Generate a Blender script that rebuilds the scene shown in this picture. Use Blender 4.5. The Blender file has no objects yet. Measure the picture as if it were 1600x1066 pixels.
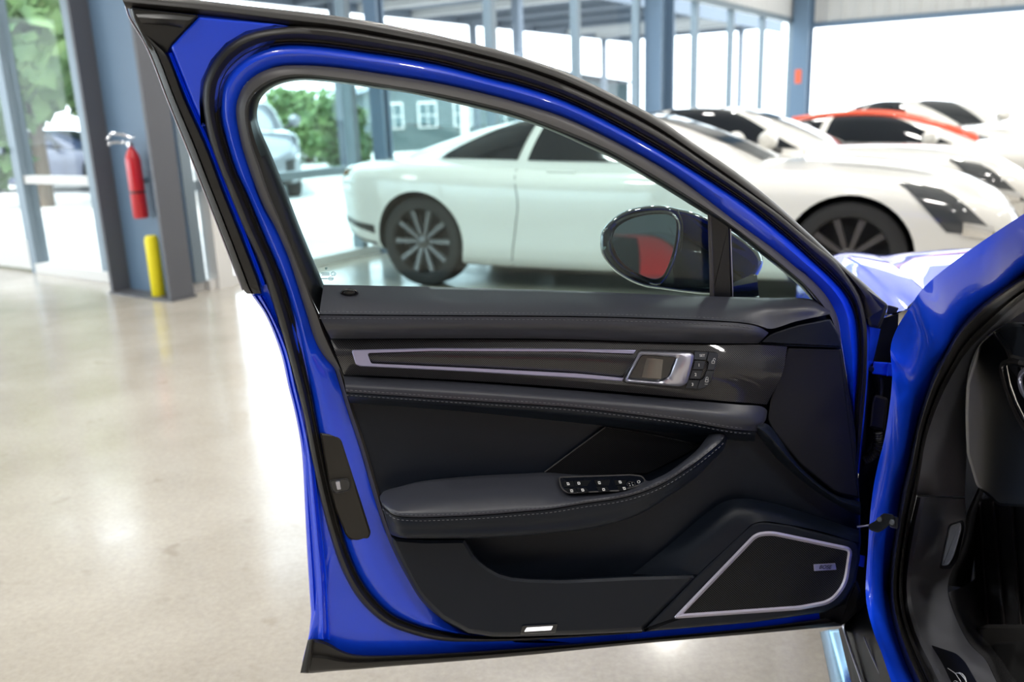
import bpy, bmesh, math, random
import numpy as np
from mathutils import Vector, Matrix

random.seed(7)
SC = bpy.context.scene
COL = SC.collection

# ------------------------------------------------------------------ camera
FPX, CAMH = 1350.0, 1.30
_d = np.array([185.0, 5117.0, FPX]); _d /= np.linalg.norm(_d)
_up = -_d
_y = np.array([0, 0, 1.0]) - _up * _up[2]; _y /= np.linalg.norm(_y)
_x = np.cross(_y, _up)
if _x[0] < 0: _x = -_x
MW = np.stack([_x, _y, _up])            # rows: world axes seen in camera coordinates
cam_data = bpy.data.cameras.new('camera')
cam = bpy.data.objects.new('camera', cam_data); COL.objects.link(cam)
m4 = Matrix.Identity(4)
for i in range(3):
    m4[i][0] = MW[i][0]; m4[i][1] = -MW[i][1]; m4[i][2] = -MW[i][2]
m4[2][3] = CAMH
cam.matrix_world = m4
cam_data.sensor_width = 36.0
cam_data.lens = FPX * 36.0 / 1600.0
cam_data.clip_start = 0.05; cam_data.clip_end = 400
cam_data.dof.use_dof = True
cam_data.dof.focus_distance = 1.46
cam_data.dof.aperture_fstop = 3.2
SC.camera = cam

# ------------------------------------------------------------------ world and exposure
world = bpy.data.worlds.new('sky'); SC.world = world
world.use_nodes = True
bg = world.node_tree.nodes['Background']
bg.inputs[0].default_value = (0.82, 0.91, 1.0, 1)
bg.inputs[1].default_value = 3.8
vs = SC.view_settings
vs.view_transform = 'Standard'; vs.look = 'None'; vs.gamma = 1.0; vs.use_curve_mapping = False
vs.exposure = 0.5
sun_data = bpy.data.lights.new('sun', 'SUN'); sun_data.energy = 3.0; sun_data.angle = math.radians(1.0)
sun_data.color = (1.0, 0.95, 0.88)
sun = bpy.data.objects.new('sun', sun_data); COL.objects.link(sun)
sun.rotation_euler = (math.radians(32), math.radians(8), math.radians(-20))
sun.location = (0, 0, 30)

# ------------------------------------------------------------------ projection helpers (lay out real geometry on real planes)
def ray(px, py):
    v = np.array([(px - 800) / FPX, (py - 533) / FPX, 1.0])
    return Vector(MW @ v)
ORG = Vector((0, 0, CAMH))
def ZP(px, py, z):
    r = ray(px, py); return ORG + r * ((z - CAMH) / r.z)
def YP(px, py, y):
    r = ray(px, py); return ORG + r * (y / r.y)
A0 = Vector((-0.4187, 1.4139)); A1 = Vector((0.6331, 1.4985))
UD = (A1 - A0).normalized(); DN = Vector((UD.y, -UD.x)); D0 = DN.dot(A0)
ZB, LEAN = 0.95, 0.22
def DP(px, py, w=0.0):                    # point on the opened door, w metres proud of its inner skin
    r = ray(px, py); nr = DN.x * r.x + DN.y * r.y
    p = ORG + r * ((D0 + w) / nr)
    if p.z > ZB:
        p = ORG + r * ((D0 + w + LEAN * (CAMH - ZB)) / (nr - LEAN * r.z))
    return p
SR = Vector((-0.25, -0.97)).normalized(); SM = Vector((-SR.y, SR.x))
SD = SM.dot(Vector((0.655, 1.52)))
def SP(px, py, off=0.0):                  # point on the car's body side, off metres inboard
    r = ray(px, py); return ORG + r * ((SD + off) / (SM.x * r.x + SM.y * r.y))

def cr(pts, n, dim=2):
    """Catmull-Rom through pts (any dimension), resampled to n points by length."""
    P = [np.array(p, float) for p in pts]
    if len(P) == 2:
        return [P[0] + (P[1] - P[0]) * i / (n - 1) for i in range(n)]
    Q = [2 * P[0] - P[1]] + P + [2 * P[-1] - P[-2]]
    out = []
    for i in range(1, len(Q) - 2):
        p0, p1, p2, p3 = Q[i - 1:i + 3]
        def tt(a, b): return max(np.linalg.norm((b - a)[:dim]), 1e-6) ** 0.5
        t0 = 0; t1 = t0 + tt(p0, p1); t2 = t1 + tt(p1, p2); t3 = t2 + tt(p2, p3)
        for k in range(12):
            t = t1 + (t2 - t1) * k / 12
            a1 = (t1 - t) / (t1 - t0) * p0 + (t - t0) / (t1 - t0) * p1
            a2 = (t2 - t) / (t2 - t1) * p1 + (t - t1) / (t2 - t1) * p2
            a3 = (t3 - t) / (t3 - t2) * p2 + (t - t2) / (t3 - t2) * p3
            b1 = (t2 - t) / (t2 - t0) * a1 + (t - t0) / (t2 - t0) * a2
            b2 = (t3 - t) / (t3 - t1) * a2 + (t - t1) / (t3 - t1) * a3
            out.append((t2 - t) / (t2 - t1) * b1 + (t - t1) / (t2 - t1) * b2)
    out.append(P[-1])
    L = [0.0]
    for a, b in zip(out[:-1], out[1:]): L.append(L[-1] + float(np.linalg.norm((b - a)[:dim])))
    res = []; j = 0
    for i in range(n):
        s = L[-1] * i / (n - 1)
        while j < len(L) - 2 and L[j + 1] < s: j += 1
        f = (s - L[j]) / max(L[j + 1] - L[j], 1e-9)
        res.append(out[j] * (1 - f) + out[j + 1] * f)
    return res

def rp(poly, r=6, seg=4):
    """Round the corners of a 2D polygon; r is one radius or one per corner."""
    n = len(poly); out = []
    for i in range(n):
        p = np.array(poly[i][:2], float); a = np.array(poly[i - 1][:2], float); b = np.array(poly[(i + 1) % n][:2], float)
        rr = r[i] if isinstance(r, (list, tuple)) else r
        la, lb = np.linalg.norm(a - p), np.linalg.norm(b - p)
        q = min(rr, la * 0.45, lb * 0.45)
        if q < 0.3: out.append(p); continue
        s = p + (a - p) / la * q; e = p + (b - p) / lb * q
        for k in range(seg + 1):
            t = k / seg
            out.append((1 - t) ** 2 * s + 2 * t * (1 - t) * p + t * t * e)
    return out

def hermite(xs, ys):
    xs = np.array(xs, float); ys = np.array(ys, float); m = np.gradient(ys, xs)
    def f(x):
        x = min(max(x, xs[0]), xs[-1]); i = min(max(int(np.searchsorted(xs, x)) - 1, 0), len(xs) - 2)
        h = xs[i + 1] - xs[i]; t = (x - xs[i]) / h
        return (2*t**3 - 3*t*t + 1) * ys[i] + (t**3 - 2*t*t + t) * h * m[i] + (-2*t**3 + 3*t*t) * ys[i + 1] + (t**3 - t*t) * h * m[i + 1]
    return f

# ------------------------------------------------------------------ materials
MATS = {}
def mat(name, col, rough=0.5, metal=0.0, coat=0.0, spec=0.5, bump=None, emit=None, vary=None, ior=None, sheen=0):
    if name in MATS: return MATS[name]
    m = bpy.data.materials.new(name); m.use_nodes = True
    nt = m.node_tree; b = nt.nodes['Principled BSDF']
    b.inputs['Base Color'].default_value = (*col, 1)
    b.inputs['Roughness'].default_value = rough
    b.inputs['Metallic'].default_value = metal
    b.inputs['Coat Weight'].default_value = coat
    b.inputs['Coat Roughness'].default_value = 0.03
    b.inputs['Specular IOR Level'].default_value = spec
    if sheen: b.inputs['Sheen Weight'].default_value = sheen
    if emit:
        b.inputs['Emission Color'].default_value = (*emit[0], 1); b.inputs['Emission Strength'].default_value = emit[1]
    tc = None
    if bump or vary:
        tc = nt.nodes.new('ShaderNodeTexCoord')
    if vary:                                   # (scale, low colour, high colour)
        n = nt.nodes.new('ShaderNodeTexNoise'); n.inputs['Scale'].default_value = vary[0]; n.inputs['Detail'].default_value = 8
        nt.links.new(tc.outputs['Object'], n.inputs['Vector'])
        r = nt.nodes.new('ShaderNodeValToRGB')
        r.color_ramp.elements[0].position = 0.3; r.color_ramp.elements[1].position = 0.7
        r.color_ramp.elements[0].color = (*vary[1], 1); r.color_ramp.elements[1].color = (*vary[2], 1)
        nt.links.new(n.outputs['Fac'], r.inputs['Fac']); nt.links.new(r.outputs['Color'], b.inputs['Base Color'])
    if bump:                                   # (scale, strength, distance)
        n = nt.nodes.new('ShaderNodeTexNoise'); n.inputs['Scale'].default_value = bump[0]; n.inputs['Detail'].default_value = 3
        nt.links.new(tc.outputs['Object'], n.inputs['Vector'])
        k = nt.nodes.new('ShaderNodeBump'); k.inputs['Strength'].default_value = bump[1]; k.inputs['Distance'].default_value = bump[2]
        nt.links.new(n.outputs['Fac'], k.inputs['Height']); nt.links.new(k.outputs['Normal'], b.inputs['Normal'])
    MATS[name] = m
    return m

def dots(name, pitch, dark, light, thr, rough, coat=0.0, diag=True, spec=0.5):
    """Woven / perforated surface: a regular field of light dots on a dark ground."""
    m = mat(name, dark, rough, coat=coat, spec=spec)
    nt = m.node_tree; b = nt.nodes['Principled BSDF']
    tc = nt.nodes.new('ShaderNodeTexCoord'); sx = nt.nodes.new('ShaderNodeSeparateXYZ')
    nt.links.new(tc.outputs['Object'], sx.inputs[0])
    def M(op, a, bb=None):
        n = nt.nodes.new('ShaderNodeMath'); n.operation = op
        for i, v in enumerate((a, bb)):
            if v is None: continue
            if isinstance(v, (int, float)): n.inputs[i].default_value = v
            else: nt.links.new(v, n.inputs[i])
        return n.outputs[0]
    k = math.pi / pitch
    u, v = sx.outputs[0], sx.outputs[2]
    if diag: a, c = M('ADD', u, v), M('SUBTRACT', u, v)
    else: a, c = u, v
    p = M('MULTIPLY', M('SINE', M('MULTIPLY', a, k)), M('SINE', M('MULTIPLY', c, k)))
    g = M('GREATER_THAN', M('ABSOLUTE', p), thr)
    mix = nt.nodes.new('ShaderNodeMix'); mix.data_type = 'RGBA'
    mix.inputs[6].default_value = (*dark, 1); mix.inputs[7].default_value = (*light, 1)
    nt.links.new(g, mix.inputs[0]); nt.links.new(mix.outputs[2], b.inputs['Base Color'])
    return m

def thin_glass(name, tint, refl=1.0):
    m = bpy.data.materials.new(name); m.use_nodes = True
    nt = m.node_tree; nt.nodes.clear()
    o = nt.nodes.new('ShaderNodeOutputMaterial'); t = nt.nodes.new('ShaderNodeBsdfTransparent'); g = nt.nodes.new('ShaderNodeBsdfGlossy')
    t.inputs[0].default_value = (*tint, 1); g.inputs['Roughness'].default_value = 0.0
    f = nt.nodes.new('ShaderNodeFresnel'); f.inputs[0].default_value = 1.45
    k = nt.nodes.new('ShaderNodeMath'); k.operation = 'MULTIPLY'; k.inputs[1].default_value = refl
    nt.links.new(f.outputs[0], k.inputs[0])
    x = nt.nodes.new('ShaderNodeMixShader')
    nt.links.new(k.outputs[0], x.inputs[0]); nt.links.new(t.outputs[0], x.inputs[1]); nt.links.new(g.outputs[0], x.inputs[2])
    nt.links.new(x.outputs[0], o.inputs[0]); MATS[name] = m
    return m

BLUE = mat('blue_paint', (0.004, 0.072, 0.94), 0.3, coat=1.0, spec=0.5)
RUB = mat('black_rubber', (0.018, 0.017, 0.016), 0.42, spec=0.45)
GREYP = mat('grey_plastic', (0.075, 0.072, 0.074), 0.42)
BLKP = mat('black_plastic', (0.010, 0.011, 0.013), 0.35)
GLOSS = mat('gloss_black', (0.004, 0.006, 0.012), 0.06, coat=1.0)
LEA = mat('black_leather', (0.0065, 0.0105, 0.019), 0.45, bump=(900, 0.25, 0.0006), spec=0.33)
LEA2 = mat('lit_leather', (0.042, 0.045, 0.058), 0.36, bump=(900, 0.25, 0.0006), spec=0.5)  # lighter copy of the black leather; light from above is put into its colour
CARB = dots('carbon_weave', 0.0036, (0.003, 0.003, 0.005), (0.085, 0.085, 0.095), 0.62, 0.35, coat=0.6, spec=0.3)
MESH = dots('speaker_mesh', 0.0046, (0.0015, 0.0015, 0.002), (0.05, 0.054, 0.062), 0.62, 0.5, spec=0.2)
MESH2 = dots('fine_mesh', 0.0040, (0.001, 0.001, 0.0015), (0.014, 0.016, 0.022), 0.6, 0.6, spec=0.2)
ALU = mat('satin_aluminium', (0.60, 0.60, 0.70), 0.32, metal=0.8)
CHROME = mat('chrome', (0.85, 0.85, 0.88), 0.08, metal=1.0)
STITCH = mat('grey_thread', (0.12, 0.12, 0.135), 0.8)
WHITEP = mat('white_print', (0.75, 0.75, 0.75), 0.6)
MIRR = mat('mirror_silver', (0.9, 0.9, 0.9), 0.01, metal=1.0)
CARPET = mat('black_carpet', (0.03, 0.03, 0.032), 0.95, bump=(500, 0.8, 0.003), vary=(400, (0.03, 0.03, 0.032), (0.13, 0.13, 0.135)))
LAMPW = mat('lamp_white', (0.9, 0.9, 0.9), 0.4, emit=((1.0, 0.96, 0.98), 0.7))
STEEL = mat('dark_grey_steel', (0.10, 0.105, 0.12), 0.5)
STEELB = mat('blue_grey_steel', (0.12, 0.19, 0.28), 0.45)
ALUF = mat('mullion_aluminium', (0.20, 0.25, 0.29), 0.4, metal=0.3)
WHITEF = mat('white_frame', (0.72, 0.71, 0.69), 0.5)
METALW = mat('white_ribbed_steel', (0.55, 0.56, 0.56), 0.5)
PLAST = mat('wall_plaster', (0.62, 0.61, 0.59), 0.8)
DARKWALL = mat('graphite_wall', (0.05, 0.06, 0.08), 0.7)
CEIL = mat('ceiling_white', (0.68, 0.68, 0.67), 0.8)
YEL = mat('yellow_plastic', (0.85, 0.72, 0.01), 0.45)
RED = mat('red_enamel', (0.55, 0.012, 0.02), 0.3, coat=0.5)
WHITEPAINT = mat('white_paint', (0.72, 0.71, 0.67), 0.35, coat=1.0)
DARKPAINT = mat('navy_paint', (0.03, 0.045, 0.10), 0.3, coat=1.0)
SILVERPAINT = mat('silver_paint', (0.2, 0.21, 0.24), 0.3, metal=0.4, coat=1.0)
REDPAINT = mat('red_paint', (0.42, 0.006, 0.012), 0.3, coat=1.0)
ORANGE = mat('orange_red_paint', (0.75, 0.07, 0.015), 0.35, coat=0.6)
CARGLASS = mat('dark_car_glass', (0.006, 0.009, 0.014), 0.06, spec=0.35)
TYRE = mat('tyre_rubber', (0.012, 0.012, 0.012), 0.7)
RIM = mat('dark_alloy', (0.10, 0.095, 0.095), 0.3, metal=0.7)
LENS = mat('headlamp_lens', (0.05, 0.055, 0.06), 0.1, coat=1.0)
LAMPCHR = mat('headlamp_reflector', (0.8, 0.8, 0.8), 0.15, metal=1.0)
TAILR = mat('tail_lamp_red', (0.25, 0.01, 0.01), 0.2, coat=1.0)
GLASS = thin_glass('door_glass', (0.835, 0.96, 0.955), 0.9)
SHOPGLASS = thin_glass('shop_glass', (0.97, 0.985, 0.985), 0.06)
LEAF = mat('tree_leaf', (0.08, 0.18, 0.05), 0.6, vary=(1.5, (0.05, 0.13, 0.04), (0.20, 0.31, 0.11)))
BARK = mat('bark', (0.12, 0.09, 0.06), 0.9)
ASPH = mat('outdoor_concrete', (0.6, 0.6, 0.58), 0.9, vary=(0.6, (0.56, 0.56, 0.54), (0.66, 0.66, 0.64)))
BLDG = mat('grey_cladding', (0.055, 0.085, 0.09), 0.8)
ROOFM = mat('canopy_steel', (0.11, 0.14, 0.18), 0.6)

def floor_mat():
    m = mat('polished_concrete', (0.5, 0.46, 0.4), 0.2, spec=0.5)
    nt = m.node_tree; b = nt.nodes['Principled BSDF']
    tc = nt.nodes.new('ShaderNodeTexCoord')
    def noise(s, d, rgh=0.6):
        n = nt.nodes.new('ShaderNodeTexNoise'); n.inputs['Scale'].default_value = s; n.inputs['Detail'].default_value = d
        n.inputs['Roughness'].default_value = rgh
        nt.links.new(tc.outputs['Object'], n.inputs['Vector']); return n.outputs['Fac']
    def ramp(src, p0, c0, p1, c1):
        r = nt.nodes.new('ShaderNodeValToRGB'); e = r.color_ramp.elements
        e[0].position = p0; e[1].position = p1; e[0].color = (*c0, 1); e[1].color = (*c1, 1)
        nt.links.new(src, r.inputs['Fac']); return r.outputs['Color']
    big = ramp(noise(0.9, 6), 0.32, (0.35, 0.315, 0.262), 0.68, (0.50, 0.465, 0.405))
    fine = ramp(noise(55, 6, 0.7), 0.3, (0.86, 0.86, 0.86), 0.7, (1.06, 1.06, 1.06))
    mx = nt.nodes.new('ShaderNodeMix'); mx.data_type = 'RGBA'; mx.blend_type = 'MULTIPLY'; mx.inputs[0].default_value = 1.0
    nt.links.new(big, mx.inputs[6]); nt.links.new(fine, mx.inputs[7])
    spot = ramp(noise(7, 2), 0.22, (0.80, 0.78, 0.75), 0.36, (1, 1, 1))
    m2 = nt.nodes.new('ShaderNodeMix'); m2.data_type = 'RGBA'; m2.blend_type = 'MULTIPLY'; m2.inputs[0].default_value = 1.0
    nt.links.new(mx.outputs[2], m2.inputs[6]); nt.links.new(spot, m2.inputs[7])
    nt.links.new(m2.outputs[2], b.inputs['Base Color'])
    rr = ramp(noise(2.2, 5), 0.3, (0.10, 0.10, 0.10), 0.7, (0.26, 0.26, 0.26))
    nt.links.new(rr, b.inputs['Roughness'])
    bu = nt.nodes.new('ShaderNodeBump'); bu.inputs['Strength'].default_value = 0.12; bu.inputs['Distance'].default_value = 0.01
    nt.links.new(noise(3.0, 4), bu.inputs['Height']); nt.links.new(bu.outputs['Normal'], b.inputs['Normal'])
    return m
FLOORM = floor_mat()

# ------------------------------------------------------------------ object helpers
ROOTLOC = {}
def empty(name, loc, rz=0.0):
    o = bpy.data.objects.new(name, None); COL.objects.link(o); o.location = loc; o.rotation_euler = (0, 0, rz)
    o.empty_display_size = 0.2
    ROOTLOC[o.name] = Vector(loc)
    return o
def base_of(parent):
    while parent is not None and parent.name not in ROOTLOC: parent = parent.parent
    return ROOTLOC[parent.name] if parent is not None else Vector((0, 0, 0))
def tag(o, label=None, cat=None, group=None, kind=None):
    if label: o['label'] = label
    if cat: o['category'] = cat
    if group: o['group'] = group
    if kind: o['kind'] = kind
    return o
def mobj(name, verts, faces, mt, parent=None, smooth=38, local=False, recalc=True):
    off = Vector((0, 0, 0)) if local else base_of(parent)
    me = bpy.data.meshes.new(name)
    me.from_pydata([tuple(Vector(v) - off) for v in verts], [], faces)
    if recalc:
        bm = bmesh.new(); bm.from_mesh(me)
        bmesh.ops.recalc_face_normals(bm, faces=bm.faces); bm.to_mesh(me); bm.free()
    me.validate(); me.update()
    if smooth:
        me.shade_smooth(); me.set_sharp_from_angle(angle=math.radians(smooth))
    me.materials.append(mt)
    o = bpy.data.objects.new(name, me); COL.objects.link(o)
    if parent is not None: o.parent = parent
    return o

def grid_mesh(rows, close_u=False, close_v=False):
    nv, nu = len(rows), len(rows[0]); V = [p for r in rows for p in r]; F = []
    for j in range(nv if close_v else nv - 1):
        for i in range(nu if close_u else nu - 1):
            a = j * nu + i; b = j * nu + (i + 1) % nu
            c = ((j + 1) % nv) * nu + (i + 1) % nu; d = ((j + 1) % nv) * nu + i
            F.append((a, b, c, d))
    return V, F

def loft(name, rails, mt, parent, n=80, sub=1, mp=DP, smooth=38, back=0.012):
    """Surface through rails of (px, py, height); the edges turn back to give it thickness."""
    R = [cr(r, n) for r in rails]
    if sub > 1:
        nr = (len(R) - 1) * sub + 1; cols = []
        for i in range(n):
            q = [R[j][i] for j in range(len(R))]
            cols.append(cr(q, nr) if len(q) > 2 else cr(q, nr))
        R = [[cols[i][j] for i in range(n)] for j in range(nr)]
    if back:
        lo = lambda row: [np.array([p[0], p[1], p[2] - back]) for p in row]
        R = [lo(R[0])] + R + [lo(R[-1])]
        R = [[np.array([r[0][0], r[0][1], r[0][2] - back])] + list(r) + [np.array([r[-1][0], r[-1][1], r[-1][2] - back])] for r in R]
    V, F = grid_mesh([[mp(*p) for p in r] for r in R])
    return mobj(name, V, F, mt, parent, smooth, recalc=True)

def band(name, A, B, prof, mt, parent, n=80, mp=DP, smooth=50, back=0.01):
    a, b = cr(A, n), cr(B, n)
    rails = []
    for t, w in prof:
        rails.append([(p[0] + (q[0] - p[0]) * t, p[1] + (q[1] - p[1]) * t, w) for p, q in zip(a, b)])
    if back:
        rails = [[(x, y, w - back) for x, y, w in rails[0]]] + rails + [[(x, y, w - back) for x, y, w in rails[-1]]]
    V, F = grid_mesh([[mp(*p) for p in r] for r in rails])
    return mobj(name, V, F, mt, parent, smooth)

def inset(poly, d):
    P = [np.array(p[:2], float) for p in poly]; n = len(P); area = 0
    for i in range(n): area += P[i][0] * P[(i + 1) % n][1] - P[(i + 1) % n][0] * P[i][1]
    s = 1 if area > 0 else -1; out = []
    for i in range(n):
        e1 = P[i] - P[i - 1]; e2 = P[(i + 1) % n] - P[i]
        l1, l2 = np.linalg.norm(e1), np.linalg.norm(e2)
        n1 = np.array([-e1[1], e1[0]]) / max(l1, 1e-6) * s; n2 = np.array([-e2[1], e2[0]]) / max(l2, 1e-6) * s
        m = n1 + n2; q = max(np.dot(m, m) / 2, 0.35)
        out.append(P[i] + m / q * d)
    return out

def plate(name, poly, w, thick, mt, parent, bev=2.0, bevh=None, mp=DP, smooth=38):
    wf = w if callable(w) else (lambda x, y: w)
    bh = bevh if bevh is not None else bev * 0.0011
    inn = inset(poly, bev); mid = inset(poly, bev * 0.3)
    rings = [[mp(p[0], p[1], wf(p[0], p[1]) - thick) for p in poly],
             [mp(p[0], p[1], wf(p[0], p[1]) - bh) for p in poly],
             [mp(p[0], p[1], wf(p[0], p[1]) - bh * 0.3) for p in mid],
             [mp(p[0], p[1], wf(p[0], p[1])) for p in inn]]
    V, F = grid_mesh(rings, close_u=True)
    n = len(poly); F.append(tuple(range(3 * n, 4 * n))); F.append(tuple(range(n - 1, -1, -1)))
    o = mobj(name, V, F, mt, parent, smooth)
    for p in o.data.polygons:
        if len(p.vertices) > 4: p.use_smooth = False
    return o

def ring(name, poly, width, w, thick, mt, parent, mp=DP, dome=0.002):
    inn = inset(poly, width); mid = inset(poly, width * 0.5)
    wf = w if callable(w) else (lambda x, y: w)
    rows = [[mp(p[0], p[1], wf(*p[:2]) - thick) for p in poly], [mp(p[0], p[1], wf(*p[:2])) for p in poly],
            [mp(p[0], p[1], wf(*p[:2]) + dome) for p in mid], [mp(p[0], p[1], wf(*p[:2])) for p in inn],
            [mp(p[0], p[1], wf(*p[:2]) - thick) for p in inn]]
    V, F = grid_mesh(rows, close_u=True, close_v=True)
    return mobj(name, V, F, mt, parent, 50)

def tube(name, pts, r, mt, parent, seg=8, smooth=60):
    pts = [Vector(p) for p in pts]; rows = []; prev = None
    for i, p in enumerate(pts):
        t = (pts[min(i + 1, len(pts) - 1)] - pts[max(i - 1, 0)]).normalized()
        if prev is None:
            u = t.orthogonal().normalized()
        else:
            u = prev - t * prev.dot(t); u = u.normalized() if u.length > 1e-6 else t.orthogonal().normalized()
        prev = u; v = t.cross(u)
        rr = r[i] if isinstance(r, (list, tuple)) else r
        rows.append([p + (u * math.cos(2 * math.pi * k / seg) + v * math.sin(2 * math.pi * k / seg)) * rr for k in range(seg)])
    V, F = grid_mesh(rows, close_u=True)
    F.append(tuple(range(seg - 1, -1, -1))); F.append(tuple(range(len(V) - seg, len(V))))
    return mobj(name, V, F, mt, parent, smooth)
def ptube(name, pxs, r, mt, parent, n=40, mp=DP, seg=8):
    return tube(name, [mp(*p) for p in cr(pxs, n)], r, mt, parent, seg)

def stitches(name, path, parent, step=7.0, ln=4.0, r=0.0005, mp=DP, mt=None):
    """A row of raised thread stitches, one small bar each, as one strip."""
    L = sum(math.hypot(b[0] - a[0], b[1] - a[1]) for a, b in zip(path[:-1], path[1:]))
    n = max(int(L / step), 2); q = cr(path, n * 4)
    V, F = [], []
    for i in range(n - 1):
        a = Vector(mp(*q[i * 4])); b = Vector(mp(*q[i * 4 + 2]))
        t = (b - a).normalized(); u = Vector((0, 0, 1)); v = t.cross(u).normalized()
        k = len(V)
        for c in (a, b):
            for su, sv in ((1, 0), (0, 1), (-1, 0), (0, -1)): V.append(c + u * r * su + v * r * 1.4 * sv)
        F += [(k + j, k + (j + 1) % 4, k + 4 + (j + 1) % 4, k + 4 + j) for j in range(4)]
        F += [(k + 3, k + 2, k + 1, k), (k + 4, k + 5, k + 6, k + 7)]
    o = mobj(name, V, F, mt or STITCH, parent, 0); o['kind'] = 'stuff'
    return o

def text(name, s, px, py, w, size_px, mt, parent, mp=DP, extrude=0.0004, bold=0.0, shear=0.0):
    cu = bpy.data.curves.new(name, 'FONT'); cu.body = s; cu.align_x = 'CENTER'; cu.align_y = 'CENTER'
    cu.size = 1.0; cu.extrude = 0.0; cu.offset = bold; cu.shear = shear
    tmp = bpy.data.objects.new(name, cu); COL.objects.link(tmp)
    dg = bpy.context.evaluated_depsgraph_get(); me0 = tmp.evaluated_get(dg).to_mesh()
    V = []
    for v in me0.vertices:
        V.append(mp(px + v.co.x * size_px, py - v.co.y * size_px, w))
    F = [tuple(p.vertices) for p in me0.polygons]
    tmp.evaluated_get(dg).to_mesh_clear(); bpy.data.objects.remove(tmp); bpy.data.curves.remove(cu)
    return mobj(name, V, F, mt, parent, 0, recalc=False)

def box(name, c, size, mt, parent=None, ax=None, bev=0.0):
    """Box centred at c; ax = unit (x, y) direction of its first side."""
    c = Vector(c); a = Vector((ax[0], ax[1], 0)) if ax is not None else Vector((1, 0, 0)); b = Vector((-a.y, a.x, 0)); z = Vector((0, 0, 1))
    bm = bmesh.new()
    vs_ = [bm.verts.new(c + a * size[0] / 2 * i + b * size[1] / 2 * j + z * size[2] / 2 * k) for k in (-1, 1) for i, j in ((-1, -1), (1, -1), (1, 1), (-1, 1))]
    for f in ((3, 2, 1, 0), (4, 5, 6, 7), (0, 1, 5, 4), (1, 2, 6, 5), (2, 3, 7, 6), (3, 0, 4, 7)): bm.faces.new([vs_[i] for i in f])
    if bev: bmesh.ops.bevel(bm, geom=bm.edges[:], offset=bev, segments=2, affect='EDGES', profile=0.5)
    bm.verts.ensure_lookup_table()
    V = [v.co.copy() for v in bm.verts]; F = [tuple(v.index for v in f.verts) for f in bm.faces]
    bm.verts.index_update(); F = [tuple(v.index for v in f.verts) for f in bm.faces]; bm.free()
    return mobj(name, V, F, mt, parent, 40)
def lathe(name, prof, mt, parent=None, seg=24, loc=(0, 0, 0), axis='Z', local=False, caps=True):
    rows = []
    for r, h in prof:
        row = []
        for k in range(seg):
            c, s = math.cos(2 * math.pi * k / seg) * r, math.sin(2 * math.pi * k / seg) * r
            p = Vector((c, s, h)) if axis == 'Z' else (Vector((c, h, s)) if axis == 'Y' else Vector((h, c, s)))
            row.append(p + Vector(loc))
        rows.append(row)
    V, F = grid_mesh(rows, close_u=True)
    if caps and prof[0][0] > 1e-6: F.append(tuple(range(seg - 1, -1, -1)))
    if caps and prof[-1][0] > 1e-6: F.append(tuple(range(len(V) - seg, len(V))))
    return mobj(name, V, F, mt, parent, 40, local=local)

def copy_tree(o, parent=None):
    c = o.copy(); COL.objects.link(c)
    if parent is not None: c.parent = parent
    for ch in list(o.children): copy_tree(ch, c)
    return c

# ================================================================== THE SHOWROOM
RA = Vector((0.552, 0.834)).normalized(); RC = Vector((-RA.y, RA.x)); RK = Vector((-2.49, 6.81))
def RP(s, c, z=0.0):
    p = RK + RA * s + RC * c; return Vector((p.x, p.y, z))
def rbox(name, s0, s1, c0, c1, z0, z1, mt, parent=None, bev=0.0):
    return box(name, RP((s0 + s1) / 2, (c0 + c1) / 2, (z0 + z1) / 2), (s1 - s0, c1 - c0, z1 - z0), mt, parent, RA, bev)
S_END, C_R, C_L, S_B, ZC = 16.6, -15.0, 9.0, -9.0, 5.6

def slab(name, pts, z0, z1, mt):
    n = len(pts); V = [Vector((p.x, p.y, z1)) for p in pts] + [Vector((p.x, p.y, z0)) for p in pts]
    F = [tuple(range(n)), tuple(range(2 * n - 1, n - 1, -1))] + [(i, (i + 1) % n, n + (i + 1) % n, n + i) for i in range(n)]
    return mobj(name, V, F, mt, None, 0)
Lshape = [RP(S_B, C_R), RP(S_END, C_R), RP(S_END, 0.12), RP(0.12, 0.12), RP(0.12, C_L), RP(S_B, C_L)]
tag(slab('floor', Lshape, -0.12, 0.0, FLOORM), kind='structure')
tag(slab('ceiling', Lshape, ZC, ZC + 0.2, CEIL), kind='structure')
g = slab('floor_outside', [Vector((x, y, 0)) for x, y in ((-90, -60), (110, -60), (110, 130), (-90, 130))], -0.5, -0.14, ASPH)
tag(g, kind='structure')

# ribbed steel header panels: ribs are geometry
def ribbed(name, p0, p1, z0, z1, mt, pitch=0.3, depth=0.03, thick=0.08):
    d = (p1 - p0); L = d.length; d.normalize(); nrm = Vector((-d.y, d.x, 0))
    n = int(L / pitch); prof = []
    for i in range(n):
        x = i * L / n; q = L / n
        prof += [(x, 0), (x + q * 0.72, 0), (x + q * 0.78, depth), (x + q * 0.94, depth)]
    prof.append((L, 0))
    rows = [[p0 + d * x + nrm * o + Vector((0, 0, z)) for x, o in prof] for z in (z0, z1)]
    rows += [[p0 + d * x - nrm * thick + Vector((0, 0, z)) for x, o in prof] for z in (z1, z0)]
    V, F = grid_mesh(rows, close_v=True)
    return mobj(name, V, F, mt, None, 30)

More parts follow.
